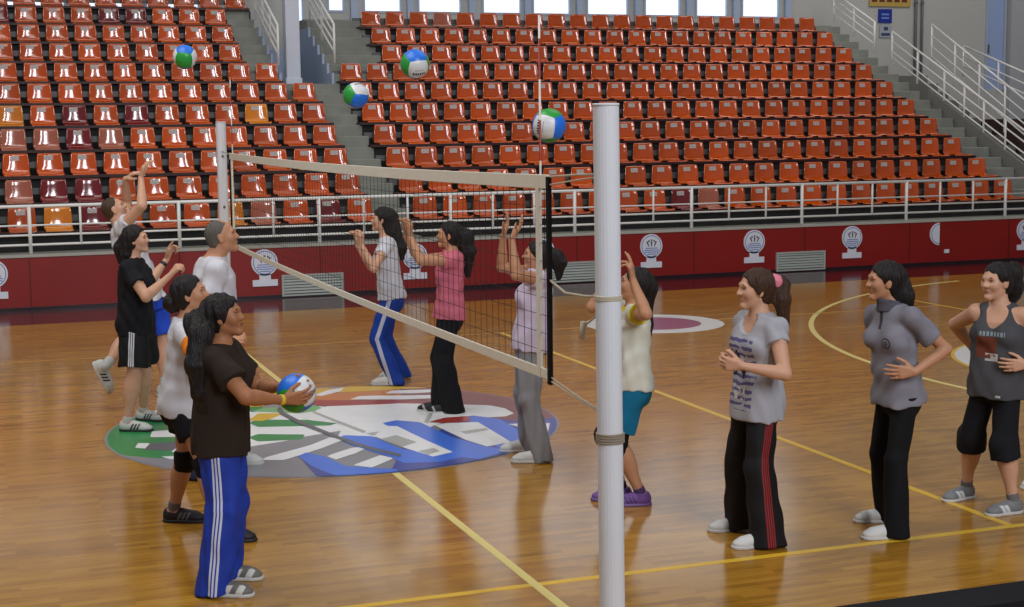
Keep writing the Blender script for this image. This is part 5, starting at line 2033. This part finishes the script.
p = Person('girl in grey polo shirt and black trousers standing with a hand on her hip', 1.58, (889, 530), (897, 391), (891, 305), (884, 281), -148, 182, tilt=2, skin='mid', hh=0.222, fat=0.90)
p.set_arm('L', (946, 349), 1, (915, 372), -1, (-1, 0.0, -0.05), (0.35, 0.0, 0.9), 0.2, thumb=0.1)
p.set_arm('R', (884, 352), 1, (892, 386), 1, (0.1, -1, 0), (0.3, 0, -1), 0.3)
p.set_leg('L', (895, 537.5), -172)
p.set_leg('R', (887, 521.5), -178)
p.body()
p.hair(HAIR['black'], front=0.34, vol=1.0, strands=[([p.hp(-0.30, 0, 0.05), p.hp(-0.42, 0.02, -0.30), p.px(906, 297, -0.02), p.px(909, 304, -0.02)], (0.075, 0.072, 0.045, 0.02), p.hl)], folds=0.0035)
p.shirt(n.m, hem=0.08, sleeve=0.62, loose=0.088, name='polo_shirt', collar=fabric('dark_grey_collar', srgb(84, 82, 92)), neck_r=0.040, seed=21, sl_r=0.040, sl_flare=1.2)
p.pants(fabric('plain_black_trousers', srgb(16, 16, 20)), name='trousers', thigh=0.051, knee=0.051, hem=0.053, seed=15)
p.shoes(S_WHITE, S_SOLE)

# ---- girl in the dark grey tank top
n = NT('dark_grey_tank_print', srgb(72, 72, 76), 0.85, spec=0.25)
tx_, ty_, tz_ = n.attr('torso')
front = n.math('GREATER_THAN', ty_, 0.0)
f_ = n.noise(7.0, 4.0)
c1 = n.mix(f_, srgb(64, 64, 68), srgb(82, 82, 86))
pat = n.math('MULTIPLY', n.math('MULTIPLY', n.inside(tx_, -0.10, 0.025), n.inside(tz_, 0.46, 0.68)), front)
c1 = n.mix(pat, c1, srgb(112, 58, 42))
blob = n.math('MULTIPLY', n.math('MULTIPLY', n.inside(tx_, -0.045, 0.035), n.inside(tz_, 0.43, 0.51)), n.math('MULTIPLY', front, n.math('GREATER_THAN', n.noise(34.0, 3.0), 0.47)))
c1 = n.mix(blob, c1, srgb(186, 182, 178))
txt = n.math('MULTIPLY', n.math('MULTIPLY', n.inside(tx_, -0.085, 0.075), n.inside(tz_, 0.69, 0.735)), n.math('MULTIPLY', front, n.math('GREATER_THAN', n.math('FRACT', n.math('MULTIPLY', tx_, 48.0)), 0.35)))
c1 = n.mix(txt, c1, srgb(136, 150, 156))
tg = n.math('MULTIPLY', n.math('MULTIPLY', n.inside(tx_, 0.035, 0.065), n.inside(tz_, 0.06, 0.085)), front)
n.color(n.mix(tg, c1, srgb(180, 180, 180)))
n.bump(n.noise(300.0, 2.0), 0.15, 0.002)
p = Person('girl in dark grey tank top and black knee-length trousers, hands on hips', 1.55, (988, 508), (997, 381), (1001, 304), (996, 281.5), -125, -152, tilt=2, skin='fair', hh=0.222, fat=1.08)
p.set_arm('R', (955, 324), 1, (973, 349), 1, (0.95, -0.2, 0.2), (0.2, 0, -1), 0.25)
p.set_arm('L', (1046, 350), 1, (1027, 365), -1, (-1, 0.0, -0.1), (0.3, 0, 0.9), 0.25)
p.set_leg('R', (966, 498), -150)
p.set_leg('L', (1013, 513), -160)
p.body()
p.hair(HAIR['black'], front=0.34, vol=1.0, strands=[([p.hp(-0.40, 0, 0.25), p.hp(-0.62, 0, 0.20), p.hp(-0.72, 0, -0.20), p.hp(-0.66, 0, -0.62)], (0.05, 0.065, 0.06, 0.02), p.hl)], folds=0.004)
p.shirt(n.m, hem=0.04, loose=0.086, name='tank_top', seed=22, neck_r=0.050, neck_v=0.055, sleeveless=True)
p.pants(C_BLACK, name='knee_length_trousers', length=0.62, thigh=0.058, knee=0.053, hem=0.054, seed=16)
p.socks(S_GSOCK, 0.14)
p.shoes(K_RUN, S_SOLE)

# ---- girl at the right edge, mostly outside the frame
n = NT('camouflage_cloth', srgb(120, 116, 104), 0.85)
f1, f2 = n.noise(14.0, 2.0), n.noise(19.0, 2.0)
c1 = n.mix(n.math('GREATER_THAN', f1, 0.52), srgb(132, 128, 118), srgb(86, 78, 70))
n.color(n.mix(n.math('GREATER_THAN', f2, 0.58), c1, srgb(46, 44, 42)))
p = Person('person in camouflage trousers at the right edge of the group', 1.62, (1072, 492), (1075, 362), (1078, 284), (1075, 262), -150, -160, skin='mid')
p.set_arm('L', (1092, 328), -1, (1090, 367), -1, (0, -1, 0), (-1, 0, 0), 0.3)
p.set_arm('R', (1066, 328), 1, (1066, 367), 1, (0, -1, 0), (1, 0, 0), 0.3)
p.set_leg('L', (1080, 498), -150)
p.set_leg('R', (1046, 486), -155)
p.body()
p.hair(HAIR['black'], front=0.33, strands=[([p.hp(-0.4, 0, 0.1), p.hp(-0.6, 0, -0.1), p.hp(-0.6, 0, -0.7)], (0.05, 0.06, 0.02), p.hl)])
p.shirt(C_WHITE, hem=0.0, sleeve=0.5, name='tee_shirt', seed=23)
p.pants(n.m, name='camouflage_trousers', length=0.80, thigh=0.057, knee=0.066, hem=0.068, seed=17)
p.shoes(S_WHITE, S_SOLE)
